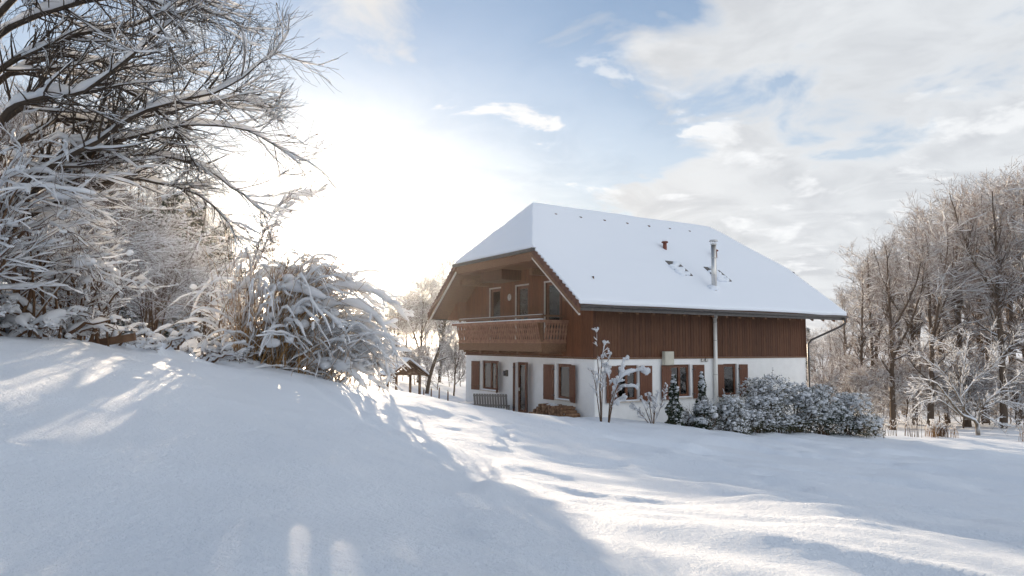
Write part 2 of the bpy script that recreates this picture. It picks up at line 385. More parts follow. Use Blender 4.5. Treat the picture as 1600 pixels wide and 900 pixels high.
def sprout(P, Rr, n, k, t0, t1, ang, L, rr, up, wander, rg, r_min=.003, taper=.25, shrink=.5, angv=.25, flat=0., bias=None):
    m, K, _ = P.shape; seg = np.linalg.norm(np.diff(P, axis=1), axis=-1).sum(1)
    idx = rg.choice(m, n, p=seg/seg.sum()); t = rg.uniform(t0, t1, n)
    f = t*(K-1); i = np.minimum(f.astype(int), K-2); a = (f-i)[:, None]
    p = P[idx, i]*(1-a) + P[idx, i+1]*a; tan = unit(P[idx, i+1] - P[idx, i]); r = Rr[idx, i]*(1-a[:, 0]) + Rr[idx, i+1]*a[:, 0]
    rnd = rg.normal(size=(n, 3)); rnd[:, 2] *= (1-flat)
    if bias is not None: rnd += bias
    perp = unit(rnd - (rnd*tan).sum(-1, keepdims=True)*tan)
    al = ang*(1 + angv*rg.normal(size=n))[:, None]
    d = unit(np.cos(al)*tan + np.sin(al)*perp)
    ln = L*(1 - shrink*t)*rg.uniform(.6, 1.25, n); st = (ln/(k-1))[:, None]
    Q = np.empty((n, k, 3)); Q[:, 0] = p
    for j in range(1, k):
        Q[:, j] = Q[:, j-1] + d*st; d = unit(d + wander*rg.normal(size=(n, 3)) + np.array([0, 0, up]))
    r0 = np.maximum(r*rr*rg.uniform(.75, 1.1, n), r_min)
    return Q, np.maximum(r0[:, None]*np.linspace(1, taper, k)[None], r_min*.7)
_t = (1+5**.5)/2
_ico_v = unit(np.array([(-1,_t,0),(1,_t,0),(-1,-_t,0),(1,-_t,0),(0,-1,_t),(0,1,_t),(0,-1,-_t),(0,1,-_t),(_t,0,-1),(_t,0,1),(-_t,0,-1),(-_t,0,1)], float))
_ico_f = np.array([(0,11,5),(0,5,1),(0,1,7),(0,7,10),(0,10,11),(1,5,9),(5,11,4),(11,10,2),(10,7,6),(7,1,8),(3,9,4),(3,4,2),(3,2,6),(3,6,8),(3,8,9),(4,9,5),(2,4,11),(6,2,10),(8,6,7),(9,8,1)])
def _sub(V, F):
    V = list(map(tuple, V)); idx = {}; out = []
    def mid(a, b_):
        k = (min(a, b_), max(a, b_))
        if k not in idx: v = np.array(V[a]) + np.array(V[b_]); v /= np.linalg.norm(v); V.append(tuple(v)); idx[k] = len(V)-1
        return idx[k]
    for a, b_, c in F:
        x, y, z = mid(a, b_), mid(b_, c), mid(c, a); out += [(a, x, z), (b_, y, x), (c, z, y), (x, y, z)]
    return np.array(V), np.array(out)
_ico2 = _sub(_ico_v, _ico_f); _ico3 = _sub(*_ico2)
def lumps(acc, C, S, rg, fine=False, jit=.16, tpl=None):
    """snow lumps: uneven rounded pads; C (n,3) centres, S (n,3) half sizes"""
    tv, tf = tpl or (_ico3 if fine else _ico2); n = len(C)
    if n == 0: return
    u = tv[None]*(1 + jit*rg.normal(size=(n, len(tv), 1)))
    a = rg.uniform(0, 6.28, n); ca, sa = np.cos(a)[:, None], np.sin(a)[:, None]
    V = u*np.asarray(S)[:, None, :]; V = np.stack([V[..., 0]*ca - V[..., 1]*sa, V[..., 0]*sa + V[..., 1]*ca, V[..., 2]], -1) + np.asarray(C)[:, None, :]
    acc.add(V, (tf[None] + (np.arange(n)*len(tv))[:, None, None]).reshape(-1, 3))
def leaves(acc, C, size, rg, aspect=.45, D=None, spread=1.):
    n = len(C); d = rg.normal(size=(n, 3))*spread
    if D is not None: d = d + D
    d = unit(d); s = unit(np.cross(d, rg.normal(size=(n, 3)))); L = (size*rg.uniform(.6, 1.3, n))[:, None]
    V = np.stack([C - s*L*aspect*.5, C + d*L*.5 - s*L*aspect*.5, C + d*L, C + d*L*.4 + s*L*aspect*.5], 1)
    acc.add(V, np.arange(n*4).reshape(n, 4))
def copy_tree(o, parent=None):
    c = o.copy(); col.objects.link(c); c.parent = parent
    for ch in list(o.children): copy_tree(ch, c)
    return c

def stem_line(p0, p1, k, wander, rg, bow=None):
    t = np.linspace(0, 1, k)[:, None]; P = np.array(p0)*(1-t) + np.array(p1)*t
    n = rg.normal(size=(k, 3))*wander; n[0] = 0; n = np.cumsum(n, 0)*.5; n[:, 2] *= .3; P = P + n
    if bow is not None: P = P + np.sin(t*np.pi)*np.array(bow)
    return P
def smooth_line(pts, k):
    """Catmull-Rom through the points, k samples"""
    P = np.array(pts, float); P = np.concatenate([[2*P[0]-P[1]], P, [2*P[-1]-P[-2]]]); n = len(P)-3
    out = []
    for x in np.linspace(0, n-1e-6, k):
        i = int(x); f = x-i; a, b_, c, d = P[i:i+4]
        out.append(.5*((2*b_) + (c-a)*f + (2*a-5*b_+4*c-d)*f*f + (3*b_-a-3*c+d)*f**3))
    return np.array(out)

# ------------------------------------------------------------------ the house
HL, HW = 13.27, 10.81
Z_GF, Z_EAVE, Z_RIDGE, Z_HIP = 2.72, 4.711, 9.757, 7.125
OG, OE, HIP_S = 1.64, 1.20, 2.273
SLOPE = (Z_RIDGE - Z_EAVE) / (HW/2 + OE); HSL = (Z_RIDGE - Z_HIP) / HIP_S
VH = -OE + (Z_HIP - Z_EAVE) / SLOPE
def roof_z(x, y): return min(Z_EAVE + SLOPE*(y+OE), Z_EAVE + SLOPE*(HW+OE-y), Z_HIP + HSL*(x+OG), Z_HIP + HSL*(HL+OG-x))
def shell(acc, up0, up1, grow=0.):
    """the half-hipped roof as a slab between two vertical offsets"""
    g = grow
    pts = [(-OG-g, -OE-g, Z_EAVE-g*SLOPE), (HL+OG+g, -OE-g, Z_EAVE-g*SLOPE), (HL+OG+g, VH, Z_HIP), (HL+OG-HIP_S, HW/2, Z_RIDGE), (-OG+HIP_S, HW/2, Z_RIDGE), (-OG-g, VH, Z_HIP),
           (HL+OG+g, HW+OE+g, Z_EAVE-g*SLOPE), (-OG-g, HW+OE+g, Z_EAVE-g*SLOPE), (-OG-g, HW-VH, Z_HIP), (HL+OG+g, HW-VH, Z_HIP)]
    a = np.array(pts); n = len(a)
    f = [[0, 1, 2, 3, 4, 5], [6, 7, 8, 4, 3, 9], [5, 4, 8], [9, 3, 2]]
    bm = bmesh.new(); T = [bm.verts.new((*p[:2], p[2]+up1)) for p in a]; B = [bm.verts.new((*p[:2], p[2]+up0)) for p in a]
    for q in f: bm.faces.new([T[i] for i in q]); bm.faces.new([B[i] for i in q[::-1]])
    rim = [0, 1, 2, 9, 6, 7, 8, 5]
    for i, j in zip(rim, rim[1:]+rim[:1]): bm.faces.new([T[j], T[i], B[i], B[j]])
    bmesh.ops.recalc_face_normals(bm, faces=bm.faces); return bm
def bm_obj(name, bm, m, parent, smooth=False):
    me = bpy.data.meshes.new(name); bm.to_mesh(me); bm.free()
    if smooth: me.polygons.foreach_set('use_smooth', [True]*len(me.polygons))
    return link(name, me, m, parent)
house = empty('chalet_house', (HX, HY, 0), HROT)
tag(house, 'large wooden chalet house with white ground floor and snow covered roof', 'house')
class Face:
    """maps (s along the wall, depth outwards, z) to house coordinates"""
    def __init__(f, kind): f.k = kind
    def __call__(f, s, d, z): return (s, -d, z) if f.k == 'long' else (-d, s, z)
LONG, GABLE = Face('long'), Face('gable')
def fbox(acc, F, s0, s1, d0, d1, z0, z1):
    a = F(s0, d0, z0); b_ = F(s1, d1, z1)
    return acc.box([min(p, q) for p, q in zip(a, b_)], [max(p, q) for p, q in zip(a, b_)])
def wall_panel(acc, F, s0, s1, z0, z1, holes, depth=.28):
    S = sorted({s0, s1, *[h[0] for h in holes], *[h[1] for h in holes]}); Zs = sorted({z0, z1, *[h[2] for h in holes], *[h[3] for h in holes]})
    for a, b_ in zip(S, S[1:]):
        for c, d in zip(Zs, Zs[1:]):
            if any(h[0] <= (a+b_)/2 <= h[1] and h[2] <= (c+d)/2 <= h[3] for h in holes): continue
            acc.add([F(a, 0, c), F(b_, 0, c), F(b_, 0, d), F(a, 0, d)], [(0, 1, 2, 3)])
    for a, b_, c, d in holes:
        for q in ([(a, c), (a, d)], [(b_, d), (b_, c)], [(a, d), (b_, d)], [(b_, c), (a, c)]):
            (p, r), (p2, r2) = q; acc.add([F(p, 0, r), F(p2, 0, r2), F(p2, -depth, r2), F(p, -depth, r)], [(0, 1, 2, 3)])
GF_L = [(1.14, 2.28, .93, 2.37), (4.10, 5.27, .97, 2.37), (7.36, 8.26, .93, 2.37)]
GF_G = [(7.42, 9.14, .92, 2.38), (4.80, 5.80, .06, 2.38), (1.52, 2.58, .90, 2.39)]
UP_G = [(7.28, 8.26, 3.30, 5.92), (4.78, 5.80, 3.30, 5.90), (2.28, 3.40, 3.30, 5.90)]
a = Acc()
wall_panel(a, LONG, 0, HL, -1.6, Z_GF, GF_L); wall_panel(a, GABLE, 0, HW, -1.6, Z_GF, GF_G)
a.add([(HL, 0, -1.6), (HL, HW, -1.6), (HL, HW, Z_GF), (HL, 0, Z_GF)], [(0, 1, 2, 3)]); a.add([(0, HW, -1.6), (HL, HW, -1.6), (HL, HW, Z_GF), (0, HW, Z_GF)], [(0, 1, 2, 3)])
a.obj('ground_floor_wall', M['plaster'], house, False)
a = Acc()                                            # floor slabs and partitions inside keep the rooms dark
a.box((.3, .3, -.05), (HL-.3, HW-.3, .04)); a.box((.25, .25, 2.62), (HL-.25, HW-.25, 2.8)); a.box((4.0, 3.0, .04), (4.15, HW-.3, 2.62)); a.box((.3, 3.6, .04), (HL-.3, 3.72, 2.62)); a.box((2.6, 1.2, 2.8), (2.75, HW-1.2, 5.6))
a.obj('interior_partition', M['plinth'], house, False)
# upper storey: backing wall, then the cladding board by board
a = Acc()
def gable_top(y): return min(roof_z(0, y), roof_z(.0, HW-y)) - .24
ys = sorted({0, HW, HW/2, *np.linspace(0, HW, 30)})
wall_panel(a, LONG, 0, HL, Z_GF, Z_EAVE+.62, [])
wall_panel(a, GABLE, 0, HW, Z_GF, 5.9+.02, UP_G)
a.add([(HL, 0, Z_GF), (HL, HW, Z_GF), (HL, HW, 5.3), (HL, HW/2, 8.9), (HL, 0, 5.3)], [(0, 1, 4)], [(1, 2, 3, 4)]) if False else None
for x in (0., HL):
    for y0, y1 in zip(ys, ys[1:]):
        lo = 5.92 if x == 0 else Z_GF
        t0, t1 = gable_top(y0), gable_top(y1)
        if max(t0, t1) <= lo: continue
        a.add([(x, y0, lo), (x, y1, lo), (x, y1, max(t1, lo)), (x, y0, max(t0, lo))], [(0, 1, 2, 3)])
a.add([(0, HW, Z_GF), (HL, HW, Z_GF), (HL, HW, Z_EAVE+.62), (0, HW, Z_EAVE+.62)], [(0, 1, 2, 3)])
cl = a.obj('upper_wall', M['clad_b'], house, False)
rg = rng_(3)
def cladding(F, s0, s1, zb, top, holes, mats, w=.165):
    n = int(round((s1-s0)/w)); w = (s1-s0)/n
    for i in range(n):
        c = s0 + (i+.5)*w; z0 = zb; z1 = top(c) - .01
        spans = [(z0, z1)]
        for h in holes:
            if h[0]-w*.5 < c < h[1]+w*.5: spans = [p for s in spans for p in ((s[0], min(s[1], h[2]-.05)), (max(s[0], h[3]+.07), s[1])) if p[1]-p[0] > .08]
        for z0_, z1_ in spans:
            A = Acc(); d = .026 + .008*rg.random(); g = .007
            fbox(A, F, c-w/2+g, c+w/2-g, .004, d, z0_, z1_)
            A.obj('cladding_board', mats[rg.integers(len(mats))], cl, False)
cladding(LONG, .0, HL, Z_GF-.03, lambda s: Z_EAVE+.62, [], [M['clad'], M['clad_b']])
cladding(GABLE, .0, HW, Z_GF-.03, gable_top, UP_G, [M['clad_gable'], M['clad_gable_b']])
a = Acc(); a.box((-.045, -.045, Z_GF-.05), (.0, .02, 5.2)); a.box((0, -.045, Z_GF-.05), (.05, -.002, 5.2)); a.obj('corner_board', M['clad_b'], house, False)
a = Acc(); a.box((HL-.05, -.047, Z_GF-.05), (HL+.045, .05, 5.2)); a.obj('corner_board', M['clad_b'], house, False)
a = Acc(); a.box((-.06, -.05, Z_GF-.10), (HL+.05, -.003, Z_GF-.035)); a.obj('drip_board', M['timber'], house, False)
a = Acc(); a.box((-.06, .0, Z_GF-.10), (-.003, HW+.04, Z_GF-.035)); a.obj('drip_board', M['timber'], house, False)
# boxed-in eave beyond the far corner of the gable
a = Acc(); y0, y1 = HW+.002, HW+OE-.05
a.hexa([(-.55, y0, 4.46), (.3, y0, 4.46), (.3, y1, 4.46), (-.55, y1, 4.46), (-.55, y0, roof_z(0, y0)-.22), (.3, y0, roof_z(0, y0)-.22), (.3, y1, roof_z(0, y1)-.22), (-.55, y1, roof_z(0, y1)-.22)])
a.obj('boxed_eave', M['clad_gable'], house, False)

# roof
roof = bm_obj('roof', shell(None, -.21, -.02), M['timber'], house)
bm = shell(None, .0, .17, .03); bmesh.ops.triangulate(bm, faces=[f for f in bm.faces if len(f.verts) > 4])
for _ in range(4): bmesh.ops.subdivide_edges(bm, edges=[e for e in bm.edges if e.calc_length() > .9], cuts=1, use_grid_fill=True)
bmesh.ops.triangulate(bm, faces=bm.faces)
rg = rng_(8)
for v in bm.verts:
    n = float(vnoise(np.array([v.co.x*.8]), np.array([v.co.y*.8+20]))[0]) + .5*float(vnoise(np.array([v.co.x*2.3]), np.array([v.co.y*2.3+3]))[0])
    v.co.z += .045*n
    if v.co.z > roof_z(v.co.x, v.co.y) + .08:
        v.co.x += .012*rg.normal(); v.co.y += .012*rg.normal()
bevel(bm_obj('roof_snow', bm, M['snow_roof'], roof, True), .045, 3)
def barge(y_lo, z_lo, y_hi, z_hi, x, sgn):
    b_ = Acc(); xo = x - sgn*.04
    lo0, lo1, hi0, hi1 = z_lo-.36, z_lo-.03, z_hi-.36, z_hi-.03
    X0, X1 = sorted((xo, x + sgn*.02))
    b_.hexa([(X0, y_lo, lo0), (X1, y_lo, lo0), (X1, y_hi, hi0), (X0, y_hi, hi0), (X0, y_lo, lo1), (X1, y_lo, lo1), (X1, y_hi, hi1), (X0, y_hi, hi1)])
    b_.obj('barge_board', M['timber'], roof, False)
    t = Acc(); X0, X1 = sorted((x-sgn*.05, x+sgn*.03)); lo0 += .033; hi0 += .033
    t.hexa([(X0, y_lo, lo0-.10), (X1, y_lo, lo0-.10), (X1, y_hi, hi0-.10), (X0, y_hi, hi0-.10), (X0, y_lo, lo0-.03), (X1, y_lo, lo0-.03), (X1, y_hi, hi0-.03), (X0, y_hi, hi0-.03)])
    t.obj('rake_trim', M['trim'], roof, False)
    s = Acc(); X0, X1 = sorted((x+sgn*.19, x+sgn*1.6))
    # verge tiles step down the rake
    n = 15
    for i in range(n):
        y = y_lo + (y_hi-y_lo)*(i+.5)/n; z = z_lo + (z_hi-z_lo)*(i+.5)/n; dy = (y_hi-y_lo)/n; dz = (z_hi-z_lo)/n
        v = Acc(); X0, X1 = sorted((x - sgn*.085, x + sgn*.06)); e = .52; z += .02
        p0 = (y-dy*e, z-dz*e); p1 = (y+dy*e, z+dz*e); k = .085
        v.hexa([(X0, p0[0], p0[1]-.16), (X1, p0[0], p0[1]-.16), (X1, p1[0], p1[1]-.20), (X0, p1[0], p1[1]-.20), (X0, p0[0], p0[1]+.03+k), (X1, p0[0], p0[1]+.03+k), (X1, p1[0], p1[1]+.02), (X0, p1[0], p1[1]+.02)])
        v.obj('verge_tile', M['tile'], roof, False)
barge(-OE, Z_EAVE, VH, Z_HIP, -OG, 1); barge(HW+OE, Z_EAVE, HW-VH, Z_HIP, -OG, 1); barge(-OE, Z_EAVE, VH, Z_HIP, HL+OG, -1)
for x, s in ((-OG, 1), (HL+OG, -1)):                                    # hip eaves: gutter board, soffit beam
    a = Acc(); X0, X1 = sorted((x-s*.12, x+s*.03)); a.box((X0, VH-.22, Z_HIP-.12), (X1, HW-VH+.22, Z_HIP+.015)); a.obj('hip_gutter', M['dark_metal'], roof, False)
    a = Acc(); X0, X1 = sorted((x-s*.02, x+s*.05)); a.box((X0, VH+.05, Z_HIP-.46), (X1, HW-VH-.05, Z_HIP-.13)); a.obj('hip_fascia', M['timber'], roof, False)
    a = Acc(); X0, X1 = sorted((x+s*.06, x+s*1.63)); a.box((X0, VH+.15, Z_HIP-.50), (X1, HW-VH-.15, Z_HIP-.44)); a.obj('hip_soffit', M['clad_gable_b'], roof, False)
a = Acc(); a.box((-1.1, 5.35, 6.15), (-.04, 7.35, 6.62)); a.obj('shade_box', M['clad_b'], house, False)  # dark box built for the rectangular shade under the hip eave
for y, z in ((2.3, 6.1), (HW-2.3, 6.1)):                                 # purlin ends under the rakes
    a = Acc(); a.box((-OG+.12, y-.11, z-.02), (-.03, y+.11, z+.26)); a.obj('purlin_end', M['timber'], roof, False)
for y, z in ((-.05, 4.9),):
    a = Acc(); a.box((-OG+.12, y-.12, z-.02), (-.05, y+.1, z+.25)); a.obj('purlin_end', M['timber'], roof, False)
# eave gutter, rafters' ends
def gutter(y, sgn):
    g = Acc(); n = 8; th = np.linspace(np.pi, 2*np.pi, n); r = .075
    P = np.array([[(x, y - sgn*.09 + r*math.cos(t), Z_EAVE-.06 + r*math.sin(t)) for t in th] for x in (-OG+.04, HL+OG-.04)])
    I = np.arange(2*n).reshape(2, n); g.add(P, np.stack([I[0, :-1], I[0, 1:], I[1, 1:], I[1, :-1]], -1))
    o = g.obj('gutter', M['dark_metal'], roof); m = o.modifiers.new('thick', 'SOLIDIFY'); m.thickness = .008
    f = Acc(); Y0, Y1 = sorted((y-sgn*.012, y+sgn*.025)); f.box((-OG+.05, Y0, Z_EAVE-.25), (HL+OG-.05, Y1, Z_EAVE-.03)); f.obj('fascia_board', M['dark_metal'], roof, False)
gutter(-OE, 1); gutter(HW+OE, -1)
for x in np.arange(.4, HL+1.2, .85):
    a = Acc(); a.hexa([(x-.06, -OE+.06, Z_EAVE-.33), (x+.06, -OE+.06, Z_EAVE-.33), (x+.06, -.04, Z_EAVE+.42), (x-.06, -.04, Z_EAVE+.42), (x-.06, -OE+.06, Z_EAVE-.16), (x+.06, -OE+.06, Z_EAVE-.16), (x+.06, -.04, Z_EAVE+.68), (x-.06, -.04, Z_EAVE+.68)]); a.obj('rafter_end', M['timber'], roof, False)
# downpipe with its elbow at the far end of the long side
dp = np.array([(HL+OG-.28, -OE-.08, Z_EAVE-.10), (HL+OG-.28, -OE-.08, Z_EAVE-.40), (HL+OG-.42, -OE+.06, Z_EAVE-.55), (HL+.22, -.2, Z_EAVE-1.22), (HL+.10, -.10, Z_EAVE-1.42), (HL+.10, -.10, 2.4), (HL+.10, -.10, -1.2)])
a = Acc(); P = dp[None]; tube(a, P, np.full((1, len(dp)), .052), 10); a.obj('downpipe', M['dark_metal'], house)
# ridge vents, clay vents, skylights, flue
for i in range(7):
    x = 1.39 + 1.465*i; y = 4.64; z = roof_z(x, y) + .14
    a = Acc(); z -= .02; a.hexa([(x-.06, y-.1, z-.06), (x+.06, y-.1, z-.06), (x+.06, y+.12, z+.06), (x-.06, y+.12, z+.06), (x-.05, y-.08, z+.03), (x+.05, y-.08, z+.03), (x+.05, y+.12, z+.09), (x-.05, y+.12, z+.09)]); a.obj('ridge_vent', M['tile'], roof, False)
for x, y in ((6.5, 2.70), (9.72, 2.45)):
    z = roof_z(x, y); a = Acc(); a.cyl((x, y, z-.1), (x, y, z+.44), .10, .09, 14); o = a.obj('clay_vent', M['vent'], roof)
    a = Acc(); a.cyl((x, y, z+.44), (x, y, z+.50), .16, .15, 14); a.obj('vent_cap', M['vent'], roof)
    a = Acc(); lumps(a, np.array([[x, y, z+.54]]), np.array([[.13, .13, .05]]), rng_(1), True, .03); a.obj('vent_snow', M['snow_roof'], roof)
def skylight(x0, x1, y0, y1):
    """roof window mostly under snow, its upper edge and one side melted free"""
    z0, z1 = roof_z(x0, y0)+.15, roof_z(x0, y1)+.15
    a = Acc(); a.hexa([(x0, y0, z0), (x1, y0, z0), (x1, y1, z1), (x0, y1, z1), (x0, y0, z0+.07), (x1, y0, z0+.07), (x1, y1, z1+.07), (x0, y1, z1+.07)])
    o = a.obj('skylight', M['dark_metal'], roof, False)
    rg = rng_(int(x0*10)); n = 70
    t = rg.random(n); s = rg.random(n)
    C = np.stack([x0+.02+(x1-x0-.02)*t, y0 + (y1-y0)*s, np.zeros(n)], 1); C[:, 2] = [roof_z(p[0], p[1])+.19 for p in C]
    keep = ~((t > .70) & (s < .85)) & ~((s > .72) & (t < .45))
    a = Acc(); lumps(a, C[keep], np.tile([[.16, .16, .085]], (keep.sum(), 1)), rg, True, .05); a.obj('skylight_snow', M['snow_roof'], roof)
skylight(5.45, 6.25, .70, 1.62); skylight(7.75, 8.62, .50, 1.42)
FX, FY = 6.72, -.13
flue = empty('flue_pipe', (FX, FY, 0)); flue.parent = house
a = Acc(); a.cyl((0, 0, 5.3), (0, 0, 7.72), .115, n=18); a.obj('steel_flue', M['steel'], flue)
a = Acc(); a.cyl((0, 0, 7.86), (0, 0, 7.92), .20, .17, 18); a.cyl((0, 0, 7.70), (0, 0, 7.75), .135, .135, 18)
for t in range(4): c, s = math.cos(t*1.57+.4)*.10, math.sin(t*1.57+.4)*.10; a.bar((c, s, 7.72), (c*1.3, s*1.3, 7.88), .014, .014, (1, .3, 0))
a.obj('rain_cap', M['steel'], flue)
for z in (6.3, 7.1): A = Acc(); A.cyl((0, 0, z), (0, 0, z+.05), .128, n=18); A.obj('clamp_band', M['steel'], flue)
a = Acc(); a.cyl((0, 0, 4.4), (0, 0, -.6), .085, n=16); a.obj('wall_pipe', M['white_pipe'], flue)
a = Acc(); a.cyl((0, 0, 4.4), (0, 0, 5.35), .11, n=16); a.obj('roof_collar', M['steel'], flue)
for z in (1.9, 3.4, 4.2): A = Acc(); A.cyl((0, 0, z), (0, 0, z+.035), .094, n=16); A.box((-.02, .07, z), (.02, .14, z+.03)); A.obj('pipe_bracket', M['steel'], flue)
a = Acc(); lumps(a, np.array([[FX, FY+.12, roof_z(FX, FY)+.22]]), np.array([[.3, .3, .16]]), rng_(2), True, .05); a.obj('flue_snow', M['snow_roof'], roof)

# windows, doors, shutters
def opening(kind, F, h, cols=2, split=True, curtain=None, inset=.10, mat_='frame'):
    s0, s1, z0, z1 = h; root = empty(kind, F((s0+s1)/2, 0, z0)); root.parent = house; off = Vector(root.location)
    def put(acc, name, m, smooth=False): o = acc.obj(name, M[m], root, smooth); o.location = -off; return o
    g = .002; fw = .075
    a = Acc(); d0, d1 = -inset-.06, -inset
    fbox(a, F, s0+g, s0+fw, d0, d1, z0+g, z1-g); fbox(a, F, s1-fw, s1-g, d0, d1, z0+g, z1-g)
    fbox(a, F, s0+fw, s1-fw, d0, d1, z1-fw, z1-g); fbox(a, F, s0+fw, s1-fw, d0, d1, z0+g, z0+fw); put(a, 'frame', mat_)
    xs = np.linspace(s0+fw, s1-fw, cols+1)
    for i in range(cols):
        p, q = xs[i], xs[i+1]; a = Acc(); sw = .055
        fbox(a, F, p+.003, p+sw, d0+.012, d1+.018, z0+fw+.003, z1-fw-.003); fbox(a, F, q-sw, q-.003, d0+.012, d1+.018, z0+fw+.003, z1-fw-.003)
        fbox(a, F, p+sw, q-sw, d0+.012, d1+.018, z1-fw-sw, z1-fw-.003); fbox(a, F, p+sw, q-sw, d0+.012, d1+.018, z0+fw+.003, z0+fw+sw); put(a, 'sash', mat_)
        a = Acc(); fbox(a, F, p+sw-.01, q-sw+.01, -inset-.028, -inset-.020, z0+fw+sw-.01, z1-fw-sw+.01); put(a, 'pane', 'glass')
    if curtain:
        for c0, c1 in curtain:
            n = 24; ss = np.linspace(s0+(s1-s0)*c0, s0+(s1-s0)*c1, n); a = Acc()
            V = [F(s, -inset-.22-.025*math.sin(i*1.7), z) for z in (z0+.03, z1-.06) for i, s in enumerate(ss)]
            I = np.arange(2*n).reshape(2, n); a.add(V, np.stack([I[0, :-1], I[0, 1:], I[1, 1:], I[1, :-1]], -1)); put(a, 'curtain', 'curtain', True)
    return root, put
def sill(put, F, h, snow=True):
    a = Acc(); fbox(a, F, h[0]-.06, h[1]+.06, -.08, .09, h[2]-.055, h[2]-.003); put(a, 'sill', 'trim')
    if snow:
        a = Acc(); fbox(a, F, h[0]+.02, h[1]-.02, -.06, .07, h[2]-.001, h[2]+.045); o = put(a, 'sill_snow', 'snow_roof'); bevel(o, .018, 3)
def shutter(F, hinge, width, z0, z1, angle, side):
    """side +1: leaf lies towards growing s from the hinge; angle: how far it stands off the wall"""
    root = empty('shutter', F(hinge, .03, z0)); root.parent = house; off = Vector(root.location)
    ca, sa = math.cos(R_(angle)), math.sin(R_(angle)); h = z1-z0
    def pt(w, t, z): return F(hinge + side*(w*ca - t*sa), .03 + w*sa + t*ca, z0+z)
    def slab(a, w0, w1, t0, t1, y0, y1): a.hexa([pt(w0, t0, y0), pt(w1, t0, y0), pt(w1, t1, y0), pt(w0, t1, y0), pt(w0, t0, y1), pt(w1, t0, y1), pt(w1, t1, y1), pt(w0, t1, y1)])
    def put(a, name, m): o = a.obj(name, M[m], root, False); o.location = -off; return o
    n = max(3, int(round(width/.13))); w = width/n
    for i in range(n):
        a = Acc(); slab(a, i*w+.003, (i+1)*w-.003, .004, .034, 0, h); put(a, 'shutter_board', 'shutter')
    for y in (.16, h-.26): a = Acc(); slab(a, .02, width-.02, .035, .056, y, y+.09); put(a, 'cross_batten', 'shutter')
    for y in (.19, h-.21): a = Acc(); slab(a, -.09, .10, .0565, .066, y, y+.03); put(a, 'hinge', 'dark_metal')
    return root
W_, P_ = opening('window', LONG, GF_L[0], 2); sill(P_, LONG, GF_L[0]); shutter(LONG, 1.10, .57, .90, 2.35, 4, -1); shutter(LONG, 2.33, .62, .88, 2.34, 5, 1)
W_, P_ = opening('window', LONG, GF_L[1], 2); sill(P_, LONG, GF_L[1]); shutter(LONG, 4.06, .56, .90, 2.35, 4, -1); shutter(LONG, 5.40, .62, .90, 2.35, 6, 1)
W_, P_ = opening('window', LONG, GF_L[2], 1, curtain=[(.55, 1.)]); sill(P_, LONG, GF_L[2]); shutter(LONG, 7.33, .50, .90, 2.35, 4, -1); shutter(LONG, 8.36, .49, .90, 2.34, 8, 1)
W_, P_ = opening('window', GABLE, GF_G[0], 2, curtain=[(0, .18), (.86, 1.)]); sill(P_, GABLE, GF_G[0]); shutter(GABLE, 9.26, .66, .88, 2.33, 10, 1); shutter(GABLE, 7.40, .60, .88, 2.33, 38, -1)
W_, P_ = opening('window', GABLE, GF_G[2], 1, curtain=[(.1, .75)]); sill(P_, GABLE, GF_G[2]); shutter(GABLE, 2.72, .68, .84, 2.34, 6, 1); shutter(GABLE, 1.58, .58, .84, 2.36, 14, -1)
D_, P_ = opening('terrace_door', GABLE, GF_G[1], 1, curtain=[(.05, .95)])
a = Acc(); fbox(a, GABLE, 5.60, 5.64, -.07, -.02, 1.05, 1.2); P_(a, 'handle', 'steel')
shutter(GABLE, 4.78, .56, .08, 2.34, 42, -1); shutter(GABLE, 5.86, .14, .08, 2.34, 3, 1)
for i, h in enumerate(UP_G):
    D_, P_ = opening('balcony_door', GABLE, h, 1, curtain=[(.05, .45)] if i == 0 else [(.05, .95)] if i == 1 else [(.0, .6)], inset=.06)
    a = Acc(); fbox(a, GABLE, h[0]-.07, h[1]+.07, .004, .05, h[3]+.003, h[3]+.065); fbox(a, GABLE, h[1]+.004, h[1]+.06, .004, .05, 3.3, h[3]); P_(a, 'door_casing', 'trim')
# clock, lamps, boxes
clk = empty('wall_clock', (0, 6.35, 5.42)); clk.parent = house
a = Acc(); a.cyl((-.035, 0, 0), (-.075, 0, 0), .16, n=28); a.obj('clock_face', M['trim'], clk); a = Acc(); a.cyl((-.035, 0, 0), (-.07, 0, 0), .19, n=28); a.obj('clock_rim', M['timber'], clk)
a = Acc(); a.box((-.08, -.008, 0), (-.077, .008, .12)); a.box((-.08, -.08, -.008), (-.077, 0, .008)); a.obj('clock_hand', M['dark_metal'], clk, False)
lamp = empty('wall_lamp', (0, 6.62, 1.68)); lamp.parent = house
a = Acc(); a.box((-.05, -.09, 0), (-.001, .09, .30)); a.obj('back_plate', M['dark_metal'], lamp, False); a = Acc(); a.cyl((-.13, 0, .02), (-.13, 0, .27), .07, .09, 10); a.box((-.13, -.02, .24), (-.05, .02, .27)); a.obj('lantern', M['dark_metal'], lamp, False)
a = Acc(); a.box((3.56, -.24, 2.36), (4.08, -.05, 2.93)); bevel(a.obj('meter_box', M['grey_box'], house, False), .015); a = Acc(); a.box((3.60, -.252, 2.40), (4.04, -.242, 2.89)); a.obj('meter_box_door', M['grey_box'], house, False)
for x in (5.98, 6.22):
    a = Acc(); a.cyl((x, -.001, 2.54), (x, -.09, 2.54), .075, .065, 14); a.obj('wall_spotlight', M['steel'], house)
